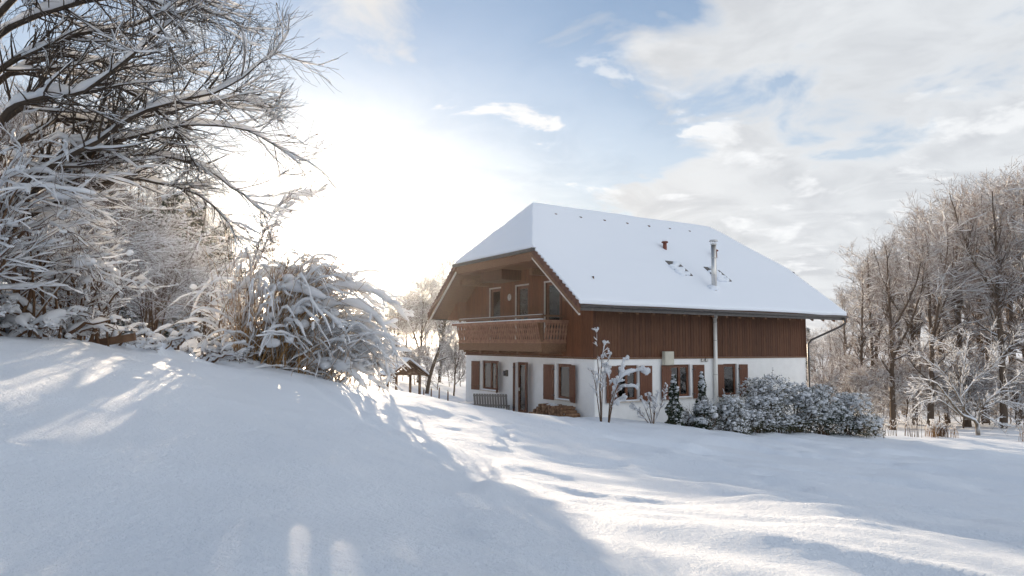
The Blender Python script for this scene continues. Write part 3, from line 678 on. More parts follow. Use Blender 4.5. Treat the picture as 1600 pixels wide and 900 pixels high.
# balcony
bal = empty('balcony', (0, 0, 0)); bal.parent = house
BY0, BY1, BX = 1.82, 9.22, -1.28
a = Acc(); a.box((BX+.08, BY0+.06, 2.98), (-.04, BY1-.06, 3.10)); a.obj('balcony_floor', M['balcony'], bal, False)
a = Acc(); a.box((BX+.02, BY0+.02, 2.90), (BX+.09, BY1-.02, 3.24)); a.obj('edge_beam', M['timber'], bal, False)
a = Acc(); a.box((BX+.09, BY0, 2.90), (-.05, BY0+.07, 3.24)); a.obj('edge_beam', M['timber'], bal, False)
for y in np.linspace(BY0+.4, BY1-.4, 5):
    a = Acc(); a.box((BX+.12, y-.07, 2.80), (-.04, y+.07, 2.975)); a.obj('joist', M['timber'], bal, False)
def baluster(p, dirv, flare):
    """flat sawn baluster with a waist, leaning outwards at the top"""
    prof = [(0, .066), (.10, .066), (.17, .022), (.26, .042), (.36, .060), (.46, .036), (.55, .058), (.66, .022), (.74, .050), (.84, .064)]
    a = Acc(); d = np.array(dirv, float); o = np.array([-d[1], d[0], 0.]); n = len(prof); V = []
    out = np.array(flare, float)
    for z, w in prof:
        c = np.array(p) + np.array([0, 0, z]) + out*(z/.84)
        for s in (-1, 1):
            for t in (-.012, .012): V.append(c + d*w*s + o*t)
    F = []
    for i in range(n-1):
        b0, b1 = 4*i, 4*i+4
        F += [(b0, b0+2, b1+2, b1), (b0+1, b1+1, b1+3, b0+3), (b0, b1, b1+1, b0+1), (b0+2, b0+3, b1+3, b1+2)]
    a.add(V, F); a.obj('baluster', M['balcony'], bal, False)
n = int((BY1-BY0-.2)/.155)
for i in range(n): baluster((BX+.0, BY0+.14+i*(BY1-BY0-.28)/(n-1), 3.27), (0, 1, 0), (-.15, 0, 0))
for y, s in ((BY0, -1), (BY1, 1)):
    for i in range(8): baluster((BX+.14+i*.145, y+s*.0, 3.27), (1, 0, 0), (0, s*.15, 0))
a = Acc(); a.box((BX-.03, BY0-.05, 3.245), (BX+.05, BY1+.05, 3.30)); a.box((BX+.052, BY0-.04, 3.245), (-.06, BY0+.04, 3.30)); a.box((BX+.052, BY1-.04, 3.245), (-.06, BY1+.04, 3.30)); a.obj('bottom_rail', M['balcony'], bal, False)
a = Acc(); a.box((BX-.26, BY0-.24, 4.09), (BX-.03, BY1+.24, 4.20)); a.box((BX-.028, BY0-.24, 4.09), (-.06, BY0-.05, 4.20)); a.box((BX-.028, BY1+.05, 4.09), (-.06, BY1+.24, 4.20)); a.obj('flower_shelf', M['balcony'], bal, False)
a = Acc(); a.box((BX-.25, BY0-.22, 4.203), (BX-.05, BY1+.22, 4.245)); bevel(a.obj('shelf_snow', M['snow_roof'], bal, False), .018, 3)
a = Acc(); a.box((BX-.02, BY0+.02, 4.34), (BX+.09, BY1-.02, 4.42)); a.box((BX+.092, BY0+.02, 4.34), (-.06, BY0+.12, 4.42)); a.box((BX+.092, BY1-.12, 4.34), (-.06, BY1-.02, 4.42)); a.obj('hand_rail', M['timber'], bal, False)
a = Acc(); a.box((BX-.01, BY0+.03, 4.422), (BX+.07, BY1-.03, 4.440)); bevel(a.obj('rail_snow', M['snow_roof'], bal, False), .007, 2)
for y in np.linspace(BY0+.07, BY1-.07, 6):
    a = Acc(); a.box((BX+.0, y-.045, 3.10), (BX+.08, y+.045, 4.34)); a.obj('post', M['timber'], bal, False)

# ------------------------------------------------------------------ things round the house
def hw(x, y):
    p = house_w(x, y); return p[0], p[1]
def on_house(name, x, y, label, cat, z=None):
    p = hw(x, y); o = empty(name, (p[0], p[1], G(*p) - .03 if z is None else z), HROT); return tag(o, label, cat)
bench = on_house('garden_bench', -.85, 6.55, 'grey weathered slatted garden bench in front of the gable wall', 'bench')
bench.rotation_euler[2] = R_(80)
W2 = .80
for i in range(13):
    y = -W2 + .06 + i*(2*W2-.12)/12; a = Acc(); a.bar((-.30, y, .36), (-.52, y, 1.02), .10, .022, (1, 0, 0)); a.obj('back_slat', M['grey_wood'], bench, False)
for i in range(5):
    x = -.26 + i*.11; a = Acc(); a.box((x, -W2, .44), (x+.09, W2, .465)); a.obj('seat_slat', M['grey_wood'], bench, False)
for x in (-.25, .22):
    for y in (-W2+.05, W2-.05): a = Acc(); a.box((x-.03, y-.03, -.25), (x+.03, y+.03, .44)); a.obj('leg', M['grey_wood'], bench, False)
a = Acc(); a.bar((-.37, -W2, .50), (-.37, W2, .50), .03, .07); a.bar((-.50, -W2, .93), (-.50, W2, .93), .03, .07); a.obj('back_rail', M['grey_wood'], bench, False)
a = Acc(); a.box((-.25, -W2+.1, .467), (.25, W2-.1, .52)); bevel(a.obj('seat_snow', M['snow_roof'], bench, False), .025, 3)
tb = on_house('low_table', -.85, 8.9, 'low brown wooden table with snow beside the grey bench', 'table')
for i in range(5): a = Acc(); a.box((-.35, -.62+i*.25, .40), (.35, -.62+i*.25+.235, .44)); a.obj('table_plank', M['shed_wood'], tb, False)
for x in (-.28, .28):
    for y in (-.52, .54): a = Acc(); a.box((x-.035, y-.035, -.3), (x+.035, y+.035, .40)); a.obj('leg', M['shed_wood'], tb, False)
a = Acc(); a.box((-.33, -.58, .442), (.33, .60, .50)); bevel(a.obj('table_snow', M['snow_roof'], tb, False), .03, 3)
wp = on_house('woodpile', -.45, 2.0, 'low stack of split firewood logs with some snow against the gable wall', 'woodpile')
rg = rng_(4); a = Acc(); row = 0; z = .02
while z < .62:
    half = 1.55 - z*1.35 + .1*rg.random(); y = -half
    while y < half:
        r = rg.uniform(.055, .095); A = Acc(); nn = int(rg.integers(5, 8)); th0 = rg.uniform(0, 6.28); th = th0 + np.arange(nn)*2*np.pi/nn
        rr = r*rg.uniform(.8, 1.15, nn); x0 = -.33 + .06*rg.normal(); x1 = .28
        V = [(x0, y+q*math.cos(t), z+.08+q*math.sin(t)) for q, t in zip(rr, th)] + [(x1, y+q*math.cos(t), z+.08+q*math.sin(t)) for q, t in zip(rr, th)]
        V += [(x0, y, z+.08), (x1, y, z+.08)]; i = np.arange(nn); j = (i+1) % nn
        A.add(V, np.stack([i, j, j+nn, i+nn], 1), np.stack([j, i, np.full(nn, 2*nn)], 1), np.stack([i+nn, j+nn, np.full(nn, 2*nn+1)], 1)); A.obj('log', M['log_end'], wp, False)
        y += r*1.9
    z += .125
a = Acc(); yy = np.linspace(-1.5, .5, 22); lumps(a, np.stack([rg.uniform(-.2, .2, 22), yy, .74-np.abs(yy)*.42], 1), np.stack([rg.uniform(.12, .2, 22), rg.uniform(.09, .16, 22), rg.uniform(.03, .06, 22)], 1), rg, True, .06); a.obj('woodpile_snow', M['snow_soft'], wp)
# the small open shelter beyond the slope
sh = at(632, 612, 40); shelter = empty('garden_shelter', (sh[0], sh[1], G(sh[0], sh[1]) - .05), R_(28)); tag(shelter, 'small open wooden shelter with a gabled snow covered roof on posts', 'shelter')
for x in (-.7, .7):
    for y in (-.8, .8): a = Acc(); a.box((x-.06, y-.06, -.3), (x+.06, y+.06, 1.35)); a.obj('post', M['shed_wood'], shelter, False)
for y in (-.8, .8):
    a = Acc(); a.box((-1.0, y-.05, 1.352), (1.0, y+.05, 1.47)); a.obj('tie_beam', M['shed_wood'], shelter, False)
    for s in (-1, 1): a = Acc(); a.bar((s*1.12, y, 1.28), (0, y, 2.12), .07, .10, (0, 1, 0)); a.obj('rafter', M['shed_wood'], shelter, False)
for i in range(9):
    x = -.64 + i*.16; zt = 2.02 - abs(x)*.75; a = Acc(); a.box((x-.075, -.86, 1.472), (x+.075, -.835, zt)); a.obj('gable_board', M['shed_wood'], shelter, False)
for s in (-1, 1):
    a = Acc(); a.hexa([(s*1.2, -1.05, 1.28), (s*1.2, 1.05, 1.28), (0, 1.05, 2.18), (0, -1.05, 2.18), (s*1.2, -1.05, 1.33), (s*1.2, 1.05, 1.33), (0, 1.05, 2.23), (0, -1.05, 2.23)]); a.obj('roof_panel', M['shed_wood'], shelter, False)
    a = Acc(); a.hexa([(s*1.2, -1.05, 1.335), (s*1.2, 1.05, 1.335), (s*.004, 1.05, 2.235), (s*.004, -1.05, 2.235), (s*1.2, -1.05, 1.46), (s*1.2, 1.05, 1.46), (s*.004, 1.05, 2.37), (s*.004, -1.05, 2.37)]); bevel(a.obj('roof_snow', M['snow_roof'], shelter, False), .04, 3)
for i, px in enumerate((556, 580, 596, 664, 676, 688, 702)):
    p = base_at(px, 38 + (i % 3)); a = Acc(); a.cyl((0, 0, -.3), (.02*(i % 2), 0, .62+.06*(i % 3)), .045, .035, 8); o = a.obj('fence_post', M['shed_wood']); o.location = p
    tag(o, 'short wooden fence stake in the snow near the small shelter', 'fence post', 'fence stakes near the shelter')
    a = Acc(); lumps(a, np.array([[0, 0, .68+.06*(i % 3)]]), np.array([[.06, .06, .05]]), rng_(i), True, .05); a.obj('snow_cap', M['snow_soft'], o)

# ------------------------------------------------------------------ trees and shrubs
def finish(name, parts, loc, label, cat, group=None, rz=0):
    """parts: list of (part name, Acc, material); all in the thing's own coordinates"""
    root = empty(name, loc, rz); tag(root, label, cat, group)
    for pn, acc, m in parts:
        if acc.n: acc.obj(pn, M[m], root)
    return root

# -- the big bare tree whose limbs reach in from beside the slope
def near_tree():
    rg = rng_(21); base = base_at(-120, 10.6); tx, ty, tz = base
    trunk = smooth_line([(tx, ty, tz-.4), (tx+.1, ty+.1, tz+1.2), (tx+.05, ty+.3, tz+3), (tx+.35, ty+.5, tz+5.5), (tx+.5, ty+.4, tz+8.5), (tx+.9, ty+.5, tz+11)], 18)[None]
    tr = np.linspace(.20, .03, 18)[None]
    limbs = [([(-60, 60), (0, -15), (100, -50), (220, -40), (290, 10), (312, 45)], 11.2, 10.4), ([(-70, 150), (0, 60), (90, 22), (200, 2), (270, 22), (312, 75)], 11, 9.6),
             ([(-70, 200), (0, 108), (110, 58), (220, 30), (330, -20)], 10.6, 11.4), ([(-75, 300), (0, 192), (60, 162), (150, 138), (235, 75), (300, 30)], 10.6, 10.0),
             ([(-75, 290), (0, 206), (70, 166), (160, 142), (230, 168), (285, 215), (325, 280)], 10.8, 12.4), ([(-85, 400), (0, 325), (60, 275), (140, 232), (205, 186), (270, 168), (335, 150), (385, 112), (415, 92)], 10.8, 11.6),
             ([(-85, 410), (0, 348), (80, 292), (150, 242), (240, 214), (330, 204), (400, 222), (455, 268)], 11, 12.6), ([(-85, 430), (20, 335), (100, 264), (200, 240), (300, 256), (375, 300), (425, 345)], 11, 13.2),
             ([(-85, 440), (40, 350), (130, 300), (230, 285), (320, 320), (370, 390)], 11, 13.4), ([(-70, 240), (-10, 140), (60, 100), (140, 100), (240, 120), (330, 110)], 11, 12.8),
             ([(-80, 330), (0, 255), (90, 200), (190, 205), (300, 175), (390, 165), (448, 200)], 11, 13.0), ([(-70, 120), (0, 30), (60, -10), (150, -20), (235, 40), (268, 110)], 11, 9.2)]
    P = []; Rr = []
    for pts, d0, d1 in limbs:
        n = len(pts); q = smooth_line([at(x, y, d0+(d1-d0)*i/(n-1)) for i, (x, y) in enumerate(pts)], 22)
        j = np.argmin(np.abs(trunk[0, :, 2] - (q[0, 2] - .5))); q[0] = trunk[0, j]; q[1] = .5*(q[1] + q[0]*.5 + q[2]*.5)
        q[2:] += np.cumsum(rg.normal(size=(20, 3))*.018, 0); P.append(q); Rr.append(np.linspace(.062, .010, 22))
    P0 = np.array(P); R0 = np.array(Rr); off = np.array([tx, ty, tz])
    P1, R1 = sprout(P0, R0, 230, 9, .22, .98, .62, 1.9, .62, .015, .10, rg, .006, .3, .55)
    P2, R2 = sprout(P1, R1, 1500, 6, .12, 1, .62, .85, .62, .02, .12, rg, .0045, .4, .4)
    P3, R3 = sprout(np.concatenate([P2]), np.concatenate([R2]), 3800, 4, .15, 1, .6, .42, .65, .05, .12, rg, .0036, .5, .3)
    P4, R4 = sprout(P0, R0, 500, 6, .25, 1, .7, .8, .4, .06, .1, rg, .005, .4, .3)
    tk, br, sn = Acc(), Acc(), Acc()
    tube(tk, trunk-off, tr, 10); tube(br, P0-off, R0, 8); tube(br, P1-off, R1, 5); tube(br, P2-off, R2, 4); tube(br, P3-off, R3, 3); tube(br, P4-off, R4, 4)
    snow_tube(sn, P0-off, R0, .05, .75, rg, 7, .9); snow_tube(sn, P1-off, R1, .024, .9, rg, 5, .85, .75); snow_tube(sn, P2-off, R2, .012, .8, rg, 5, .8, .34)
    lf = Acc(); src = P2[:, -1]; k = 90; leaves(lf, src[rg.choice(len(src), k)]-off, np.full(k, .06), rg, .5)
    finish('bare_tree', [('trunk', tk, 'bark_dark'), ('branches', br, 'bark_dark'), ('dry_leaves', lf, 'leaf_dry'), ('snow_on_branches', sn, 'snow_soft')], base, 'big bare tree with long snow lined limbs reaching over the shrubs', 'tree')
near_tree()

# -- shrubs bowed down by snow
def snow_shrub(px, d, h, spread, seed, label, n0=16, lean=(0., 0.), pad=1., twigm='twig_near', dens=1.):
    rg = rng_(seed); base = base_at(px, d)
    P = np.empty((n0, 12, 3)); Rr = np.empty((n0, 12))
    for i in range(n0):
        az = rg.uniform(0, 2*np.pi); o = np.array([math.cos(az), math.sin(az)])*spread*rg.uniform(.35, 1.05) + np.array(lean); hh = h*rg.uniform(.6, 1.05); t = np.linspace(0, 1, 12)
        drop = rg.uniform(.0, .55)
        P[i, :, 0] = rg.normal()*.18 + o[0]*t**1.25; P[i, :, 1] = rg.normal()*.18 + o[1]*t**1.25
        P[i, :, 2] = -.2 + hh*(np.sin(t*(1.57+drop*1.1))) ; P[i] += np.cumsum(rg.normal(size=(12, 3))*.03, 0); Rr[i] = np.linspace(.035, .009, 12)*rg.uniform(.7, 1.2)
    P1, R1 = sprout(P, Rr, int(170*dens), 8, .18, 1, .75, h*.50, .6, -.05, .12, rg, .006, .35, .4)
    P2, R2 = sprout(P1, R1, int(900*dens), 7, .1, 1, .7, h*.24, .6, -.01, .14, rg, .0045, .4, .3)
    P3, R3 = sprout(P2, R2, int(1800*dens), 4, .1, 1, .7, h*.11, .7, .02, .14, rg, .0036, .5, .3)
    br, sn = Acc(), Acc()
    for Q, q, s in ((P, Rr, 6), (P1, R1, 5), (P2, R2, 4), (P3, R3, 3)): tube(br, Q, q, s)
    snow_tube(sn, P, Rr, .045*pad, .9, rg, 7, .95); snow_tube(sn, P1, R1, .027*pad, .9, rg, 5, .95, .9); snow_tube(sn, P2, R2, .017*pad, .9, rg, 5, .9, .7); snow_tube(sn, P3, R3, .012*pad, 1., rg, 4, .75, .2)
    # pads of snow bridging the twigs, larger low down
    k = int(45*pad*dens); src = np.concatenate([P1[:, 3:].reshape(-1, 3), P2[:, 2:].reshape(-1, 3)]); C = src[rg.choice(len(src), k)]
    w = np.minimum(rg.gamma(2.2, .018, k), .09)*pad*(1 + .8*np.clip(1 - C[:, 2]/(.4*h), 0, 1)); C[:, 2] += w*.3
    S = np.stack([w*rg.uniform(.9, 1.5, k), w*rg.uniform(.8, 1.2, k), w*rg.uniform(.65, .95, k)], 1); lumps(sn, C, S, rg, False, .10)
    return finish('snowy_shrub', [('branches', br, twigm), ('snow_on_branches', sn, 'snow_soft')], base, label, 'shrub')
snow_shrub(-60, 11.2, 3.2, 1.5, 31, 'tall shrub with thick snow pads under the big bare tree', 18, (.3, 0), 1.3, dens=.65)
snow_shrub(40, 12.6, 2.3, 1.5, 32, 'snow laden shrub with dark twigs at the top of the slope', 16, (.1, 0), 1.2, dens=.65)
snow_shrub(130, 14.3, 1.7, 1.5, 33, 'brown twiggy shrub heaped with snow beside the fallen board', 16, (.2, 0), 1.0, dens=.55)
def shrub_copy(root, px, d, k, rz, label):
    c = copy_tree(root); c.location = base_at(px, d); c.scale = (k, k, k); c.rotation_euler[2] = rz; c['label'] = label
    return c
tall = snow_shrub(235, 33, 6.2, 3.0, 35, 'tall brown shrub with fine snowy twigs before the dark spruces', 24, (.0, 0), .9, dens=1.3)
shrub_copy(tall, 95, 25, .88, 1.9, 'tall dense shrub with fine snowy twigs behind the first shrubs')
shrub_copy(tall, 160, 29, .96, 4.1, 'broad brown shrub with fine snowy twigs before the wood edge')
shrub_copy(tall, 318, 40, .92, 2.8, 'twiggy snow dusted shrub behind the arching canes')
low = snow_shrub(258, 16.4, .46, 1.2, 36, 'low shrub pressed down under a rounded snow mound', 14, (.2, -.1), .9, dens=.35)
shrub_copy(low, 322, 17.6, 1.1, 2.2, 'low shrub flattened by snow next to the arching canes')
shrub_copy(low, 8, 12.5, 1.6, 4.0, 'low snowy scrub at the foot of the tallest shrub')
shrub_copy(low, 60, 13.3, 1.5, 5.2, 'low snowy scrub at the foot of the dark twigged shrub')
shrub_copy(low, 168, 15.4, .9, 1.1, 'low snowy scrub around the leaning board')
shrub_copy(low, 372, 18.6, 1.0, 3.1, 'low snow heaped scrub at the foot of the arching canes')
def leaning_board():
    b = base_at(172, 14.6); a = Acc(); a.bar((-.55, 0, .02), (.5, .1, .22), .05, .16); o = a.obj('wooden_board', M['shed_wood'], None, False); o.location = b; tag(o, 'dark wooden board leaning out of the snow under the shrubs', 'board')
leaning_board()

# -- the arching canes in front of the sun
def arching_shrub():
    rg = rng_(51); D = 19.5; base = base_at(425, D); off = base
    arcs = [[(400, 590), (385, 470), (410, 370), (445, 318), (497, 304)], [(395, 590), (360, 500), (400, 420), (430, 350), (452, 322)],
            [(420, 590), (455, 500), (520, 455), (590, 462), (640, 505)], [(430, 592), (470, 510), (535, 478), (590, 500), (622, 560)], [(440, 594), (490, 535), (550, 515), (595, 545), (612, 602)],
            [(425, 592), (440, 480), (490, 430), (545, 445), (585, 480)], [(405, 590), (380, 520), (400, 470), (450, 455), (510, 470)], [(440, 594), (500, 560), (555, 550), (590, 580), (600, 612)],
            [(400, 590), (345, 530), (360, 470), (410, 435), (470, 430)], [(430, 592), (470, 540), (520, 500), (570, 505), (600, 530)],
            [(400, 588), (340, 555), (300, 545), (275, 560), (262, 572)], [(410, 590), (360, 540), (330, 470), (370, 410), (430, 395)], [(445, 595), (480, 575), (520, 570), (555, 590), (570, 607)],
            [(415, 590), (420, 520), (460, 480), (505, 490), (540, 520)], [(470, 596), (510, 575), (555, 575), (592, 603)], [(490, 600), (530, 560), (575, 548), (605, 585)], [(420, 592), (470, 560), (500, 545), (540, 556), (566, 585)]]
    P = []
    for a in arcs:
        dd = rg.uniform(-1.2, 1.0); n = len(a); q = smooth_line([at(x, y, D + dd*i/(n-1)) for i, (x, y) in enumerate(a)], 20); q[0] = base + rg.normal(size=3)*[.35, .25, 0] - [0, 0, .25]; P.append(q)
    P = np.array(P); Rr = np.tile(np.linspace(.028, .009, 20), (len(P), 1))
    # bowed thin canes between them, then the straight shoots
    n = 560; t = np.linspace(0, 1, 20)[None]; az = rg.normal(.15, 1.0, n); az = np.where(rg.random(n) < .06, az + np.pi, az); reach = np.minimum(rg.gamma(5, .40, n), 3.3); hh = rg.uniform(.8, 3.4, n); bend = rg.uniform(1.7, 2.9, n)
    Q = np.empty((n, 20, 3)); bx, by = np.where(rg.random(n) < .55, rg.normal(0, .5, n), rg.uniform(-.9, 2.1, n)), rg.normal(0, .35, n); hh = np.where(bx > .7, hh*.55, hh)
    ca_ = np.cos(az); reach = np.where(ca_ > .1, np.minimum(reach, (3.75 - bx)/np.maximum(ca_, .1)), reach); f = reach[:, None]*t**1.2; gz = ground(base[0]+bx, base[1]+by)
    Q[..., 0] = base[0] + bx[:, None] + ca_[:, None]*f; Q[..., 1] = base[1] + by[:, None] + np.sin(az)[:, None]*f*.7; Q[..., 2] = gz[:, None] - .15 + hh[:, None]*np.sin(bend[:, None]*t)
    Q = Q + np.cumsum(rg.normal(size=Q.shape)*.022, 1); Q[..., 2] = np.maximum(Q[..., 2], ground(Q[..., 0], Q[..., 1]) - .05); RQ = np.tile(np.linspace(.010, .005, 20), (n, 1))
    m = 110; S = np.empty((m, 7, 3)); tt = np.linspace(0, 1, 7)[None]
    sx = rg.uniform(-1.3, 1.2, m); hh = rg.uniform(1.6, 4.6, m)*np.clip(1.15-.22*np.abs(sx+.5), .4, 1.1); le = rg.normal(.32, .3, m)
    S[..., 0] = base[0] + sx[:, None] + (le*hh)[:, None]*tt**1.15; S[..., 1] = base[1] + rg.uniform(-.9, .8, m)[:, None]; S[..., 2] = base[2] - .15 + hh[:, None]*tt
    S += np.cumsum(rg.normal(size=S.shape)*.012, 1); RS = np.tile(np.linspace(.013, .005, 7), (m, 1))
    P1, R1 = sprout(P, Rr, 420, 6, .25, 1, .7, .62, .55, -.03, .1, rg, .005, .4, .3)
    P2, R2 = sprout(np.concatenate([P1]), R1, 900, 4, .2, 1, .6, .25, .7, 0., .1, rg, .004, .5, .3)
    br, cn, sn = Acc(), Acc(), Acc()
    tube(br, P-off, Rr, 6); tube(br, P1-off, R1, 4); tube(br, P2-off, R2, 3); tube(cn, Q-off, RQ, 3); tube(cn, S-off, RS, 3)
    snow_tube(sn, P[:2]-off, Rr[:2], .11, 1., rg, 7, .95, hp=.45); snow_tube(sn, P[2:]-off, Rr[2:], .125, 1., rg, 7, .95, hp=1.0); snow_tube(sn, P1-off, R1, .05, 1., rg, 5, .9, .9); snow_tube(sn, Q-off, RQ, .042, 1., rg, 5, .9, .7, 1.2); snow_tube(sn, P2-off, R2, .026, 1., rg, 4, .8, .6)
    src = np.concatenate([P[:, 8:].reshape(-1, 3), Q[::2, 10:].reshape(-1, 3)])-off; k = 120; C = src[rg.choice(len(src), k)] + rg.normal(size=(k, 3))*.05; w = rg.gamma(3, .028, k)
    lumps(sn, C, np.stack([w*rg.uniform(.9, 1.4, k), w, w*rg.uniform(.7, .95, k)], 1), rg, False, .1)
    finish('arching_shrub', [('branches', br, 'twig_near'), ('canes', cn, 'cane'), ('snow_on_branches', sn, 'snow_soft')], base, 'wide shrub of long arching canes bent over under snow, sun behind it', 'shrub')
arching_shrub()

# -- woodland trees: a few kinds, then copies
def forest_parts(seed, h, crown0, spread, n1, n2, n3, n4, up=.08, r0=.2, forks=0, lean=0., twig='twig_forest', bark='bark_forest', snow=1., ang=.75):
    rg = rng_(seed); T = [stem_line((0, 0, -.4), (lean*h, rg.normal()*.3, h*.95), 16, .10, rg)]; R0 = [np.linspace(r0, r0*.12, 16)]
    for _ in range(forks):
        i = rg.integers(4, 9); p = T[0][i]; az = rg.uniform(0, 6.28); e = p + np.array([math.cos(az)*h*.16, math.sin(az)*h*.16, (h-p[2])*rg.uniform(.75, .98)])
        T.append(stem_line(p, e, 16, .09, rg, (math.cos(az)*h*.03, math.sin(az)*h*.03, 0))); R0.append(np.linspace(R0[0][i]*.75, r0*.1, 16))
    P0 = np.array(T); R0 = np.array(R0)
    P1, R1 = sprout(P0, R0, n1, 9, crown0, .98, ang, spread, .5, up, .09, rg, .012, .2, .55)
    P2, R2 = sprout(P1, R1, n2, 6, .15, 1, .65, spread*.42, .6, up*.6, .11, rg, .009, .4, .4)
    P3, R3 = sprout(P2, R2, n3, 4, .1, 1, .65, spread*.20, .7, up*.5, .12, rg, .008, .5, .3)
    P4, R4 = sprout(P3, R3, n4, 3, .1, 1, .7, spread*.10, .8, up*.4, .12, rg, .0075, .6, .3)
    tk, br, tw, sn = Acc(), Acc(), Acc(), Acc()
    tube(tk, P0, R0, 9); tube(br, P1, R1, 5); tube(br, P2, R2, 4); tube(tw, P3, R3, 3); tube(tw, P4, R4, 3)
    snow_tube(sn, P1, R1, .042*snow, .7, rg, 5, .8); snow_tube(sn, P2, R2, .034*snow, .9, rg, 4, .8, .85); snow_tube(sn, P3, R3, .020*snow, .6, rg, 4, .7, .45)
    return [('trunk', tk, bark), ('branches', br, bark), ('twigs', tw, twig), ('snow_on_branches', sn, 'snow_soft')]
class Kind:
    def __init__(s, name, parts, height): s.name = name; s.meshes = [(pn, a.mesh(pn), m) for pn, a, m in parts if a.n]; s.h = height
    def place(s, px, d, h, label, cat, group, rz, loc=None):
        p = base_at(px, d) if loc is None else loc
        root = empty(s.name, p, rz); root.scale = (h/s.h,)*3; tag(root, label, cat, group)
        for pn, me, m in s.meshes: link(pn, me, M[m], root)
        return root
K_tall = Kind('bare_woodland_tree', forest_parts(61, 20, .28, 3.9, 60, 380, 1700, 2600, .11, .30, 1), 20)
K_fork = Kind('bare_woodland_tree', forest_parts(62, 18, .30, 3.8, 58, 380, 1700, 2600, .10, .28, 2), 18)
K_slim = Kind('bare_woodland_tree', forest_parts(63, 17, .30, 2.7, 54, 340, 1300, 2000, .05, .21, 0, .04), 17)
K_wide = Kind('bare_woodland_tree', forest_parts(64, 15, .22, 4.3, 62, 400, 1800, 2800, .06, .22, 2, -.03, ang=.95), 15)
K_bush = Kind('woodland_bush', forest_parts(65, 5, .05, 2.2, 46, 330, 1300, 2600, .05, .06, 5, 0, ang=.8), 5)
K_light = Kind('frosted_tree', forest_parts(66, 8, .18, 3.2, 46, 340, 1300, 2600, .05, .12, 2, .05, twig='bark_light', bark='bark_forest', snow=.8), 8)
kinds = [K_tall, K_fork, K_slim, K_wide]
lab = ['tall straight bare tree with snowy twigs in the wood by the house', 'forked bare tree with snowy twigs in the wood by the house', 'slim leaning bare tree with few snowy limbs in the wood by the house', 'wide crowned bare tree with snowy twigs in the wood by the house']
rg = rng_(77)
def top_of(px, py, d): return at(px, py, d)[2]
skyline = [(1288, 520), (1300, 470), (1325, 405), (1345, 372), (1385, 340), (1415, 345), (1440, 332), (1470, 310), (1500, 278), (1530, 262), (1565, 246), (1600, 243), (1680, 230), (1760, 225)]
def sky_y(px): return float(np.interp(px, *zip(*skyline)))
spots = [(1338, 56, 2, 0), (1392, 52, 1, 4), (1360, 62, 3, 10), (1425, 58, 0, 8), (1452, 53, 3, 0), (1478, 60, 2, 4), (1508, 54, 1, 2), (1535, 60, 0, 0), (1562, 51, 0, 0), (1590, 56, 1, 3), (1618, 52, 3, 0), (1650, 58, 0, 0), (1700, 54, 1, 0),
         (1318, 66, 1, 16), (1372, 72, 0, 12), (1410, 70, 1, 25), (1440, 74, 3, 20), (1490, 72, 1, 18), (1520, 76, 3, 15), (1550, 70, 2, 10), (1580, 78, 0, 10), (1610, 70, 2, 10), (1395, 86, 1, 60), (1530, 90, 3, 40), (1302, 80, 2, 40)]
for px, d, k, drop in spots:
    p = base_at(px, d); h = (top_of(px, sky_y(px) + drop, d) - p[2])*.94
    kinds[k].place(px, d, h, lab[k], 'tree', 'bare trees of the wood beyond the house', rg.uniform(0, 6.28))
for i in range(30):
    px = 1275 + i*13.5 + rg.uniform(-6, 6); d = rg.uniform(51, 64); K_bush.place(px, d, rg.uniform(3.0, 5.5), 'low twiggy bush dusted with snow under the woodland trees', 'bush', 'bushes under the wood beyond the house', rg.uniform(0, 6.28))
for px, d, h in ((1286, 92, 7.5), (1300, 100, 9), (1274, 110, 9), (1315, 95, 10)):
    K_wide.place(px, d, h, 'distant frosted tree in the gap past the downpipe', 'tree', 'distant trees past the house', rg.uniform(0, 6.28))
# trees between the arching shrub and the house
for px, d, h, l in ((618, 52, 6.6, 'frosted round tree behind the small shelter'), (655, 58, 8.6, 'tall frosted tree standing behind the small shelter'), (690, 62, 9.5, 'tall frosted tree close behind the chalet gable'), (585, 60, 6.0, 'hazy frosted tree beyond the arching canes'),
                    (712, 45, 4.4, 'small frosted fruit tree beside the gable wall corner'), (735, 66, 8.0, 'frosted tree half hidden by the chalet balcony'), (640, 75, 8.0, 'far frosted tree seen between the shelter and the gable'), (670, 80, 8.5, 'farthest frosted tree in the row behind the shelter')):
    K_light.place(px, d, h, l, 'tree', 'frosted trees between the shrub and the house', rg.uniform(0, 6.28))
for i in range(8):
    px = 596 + i*18; K_bush.place(px, rg.uniform(48, 60), rg.uniform(2.0, 3.2), 'low frosted bush in the hedge line behind the shelter', 'bush', 'bushes behind the shelter', rg.uniform(0, 6.28))
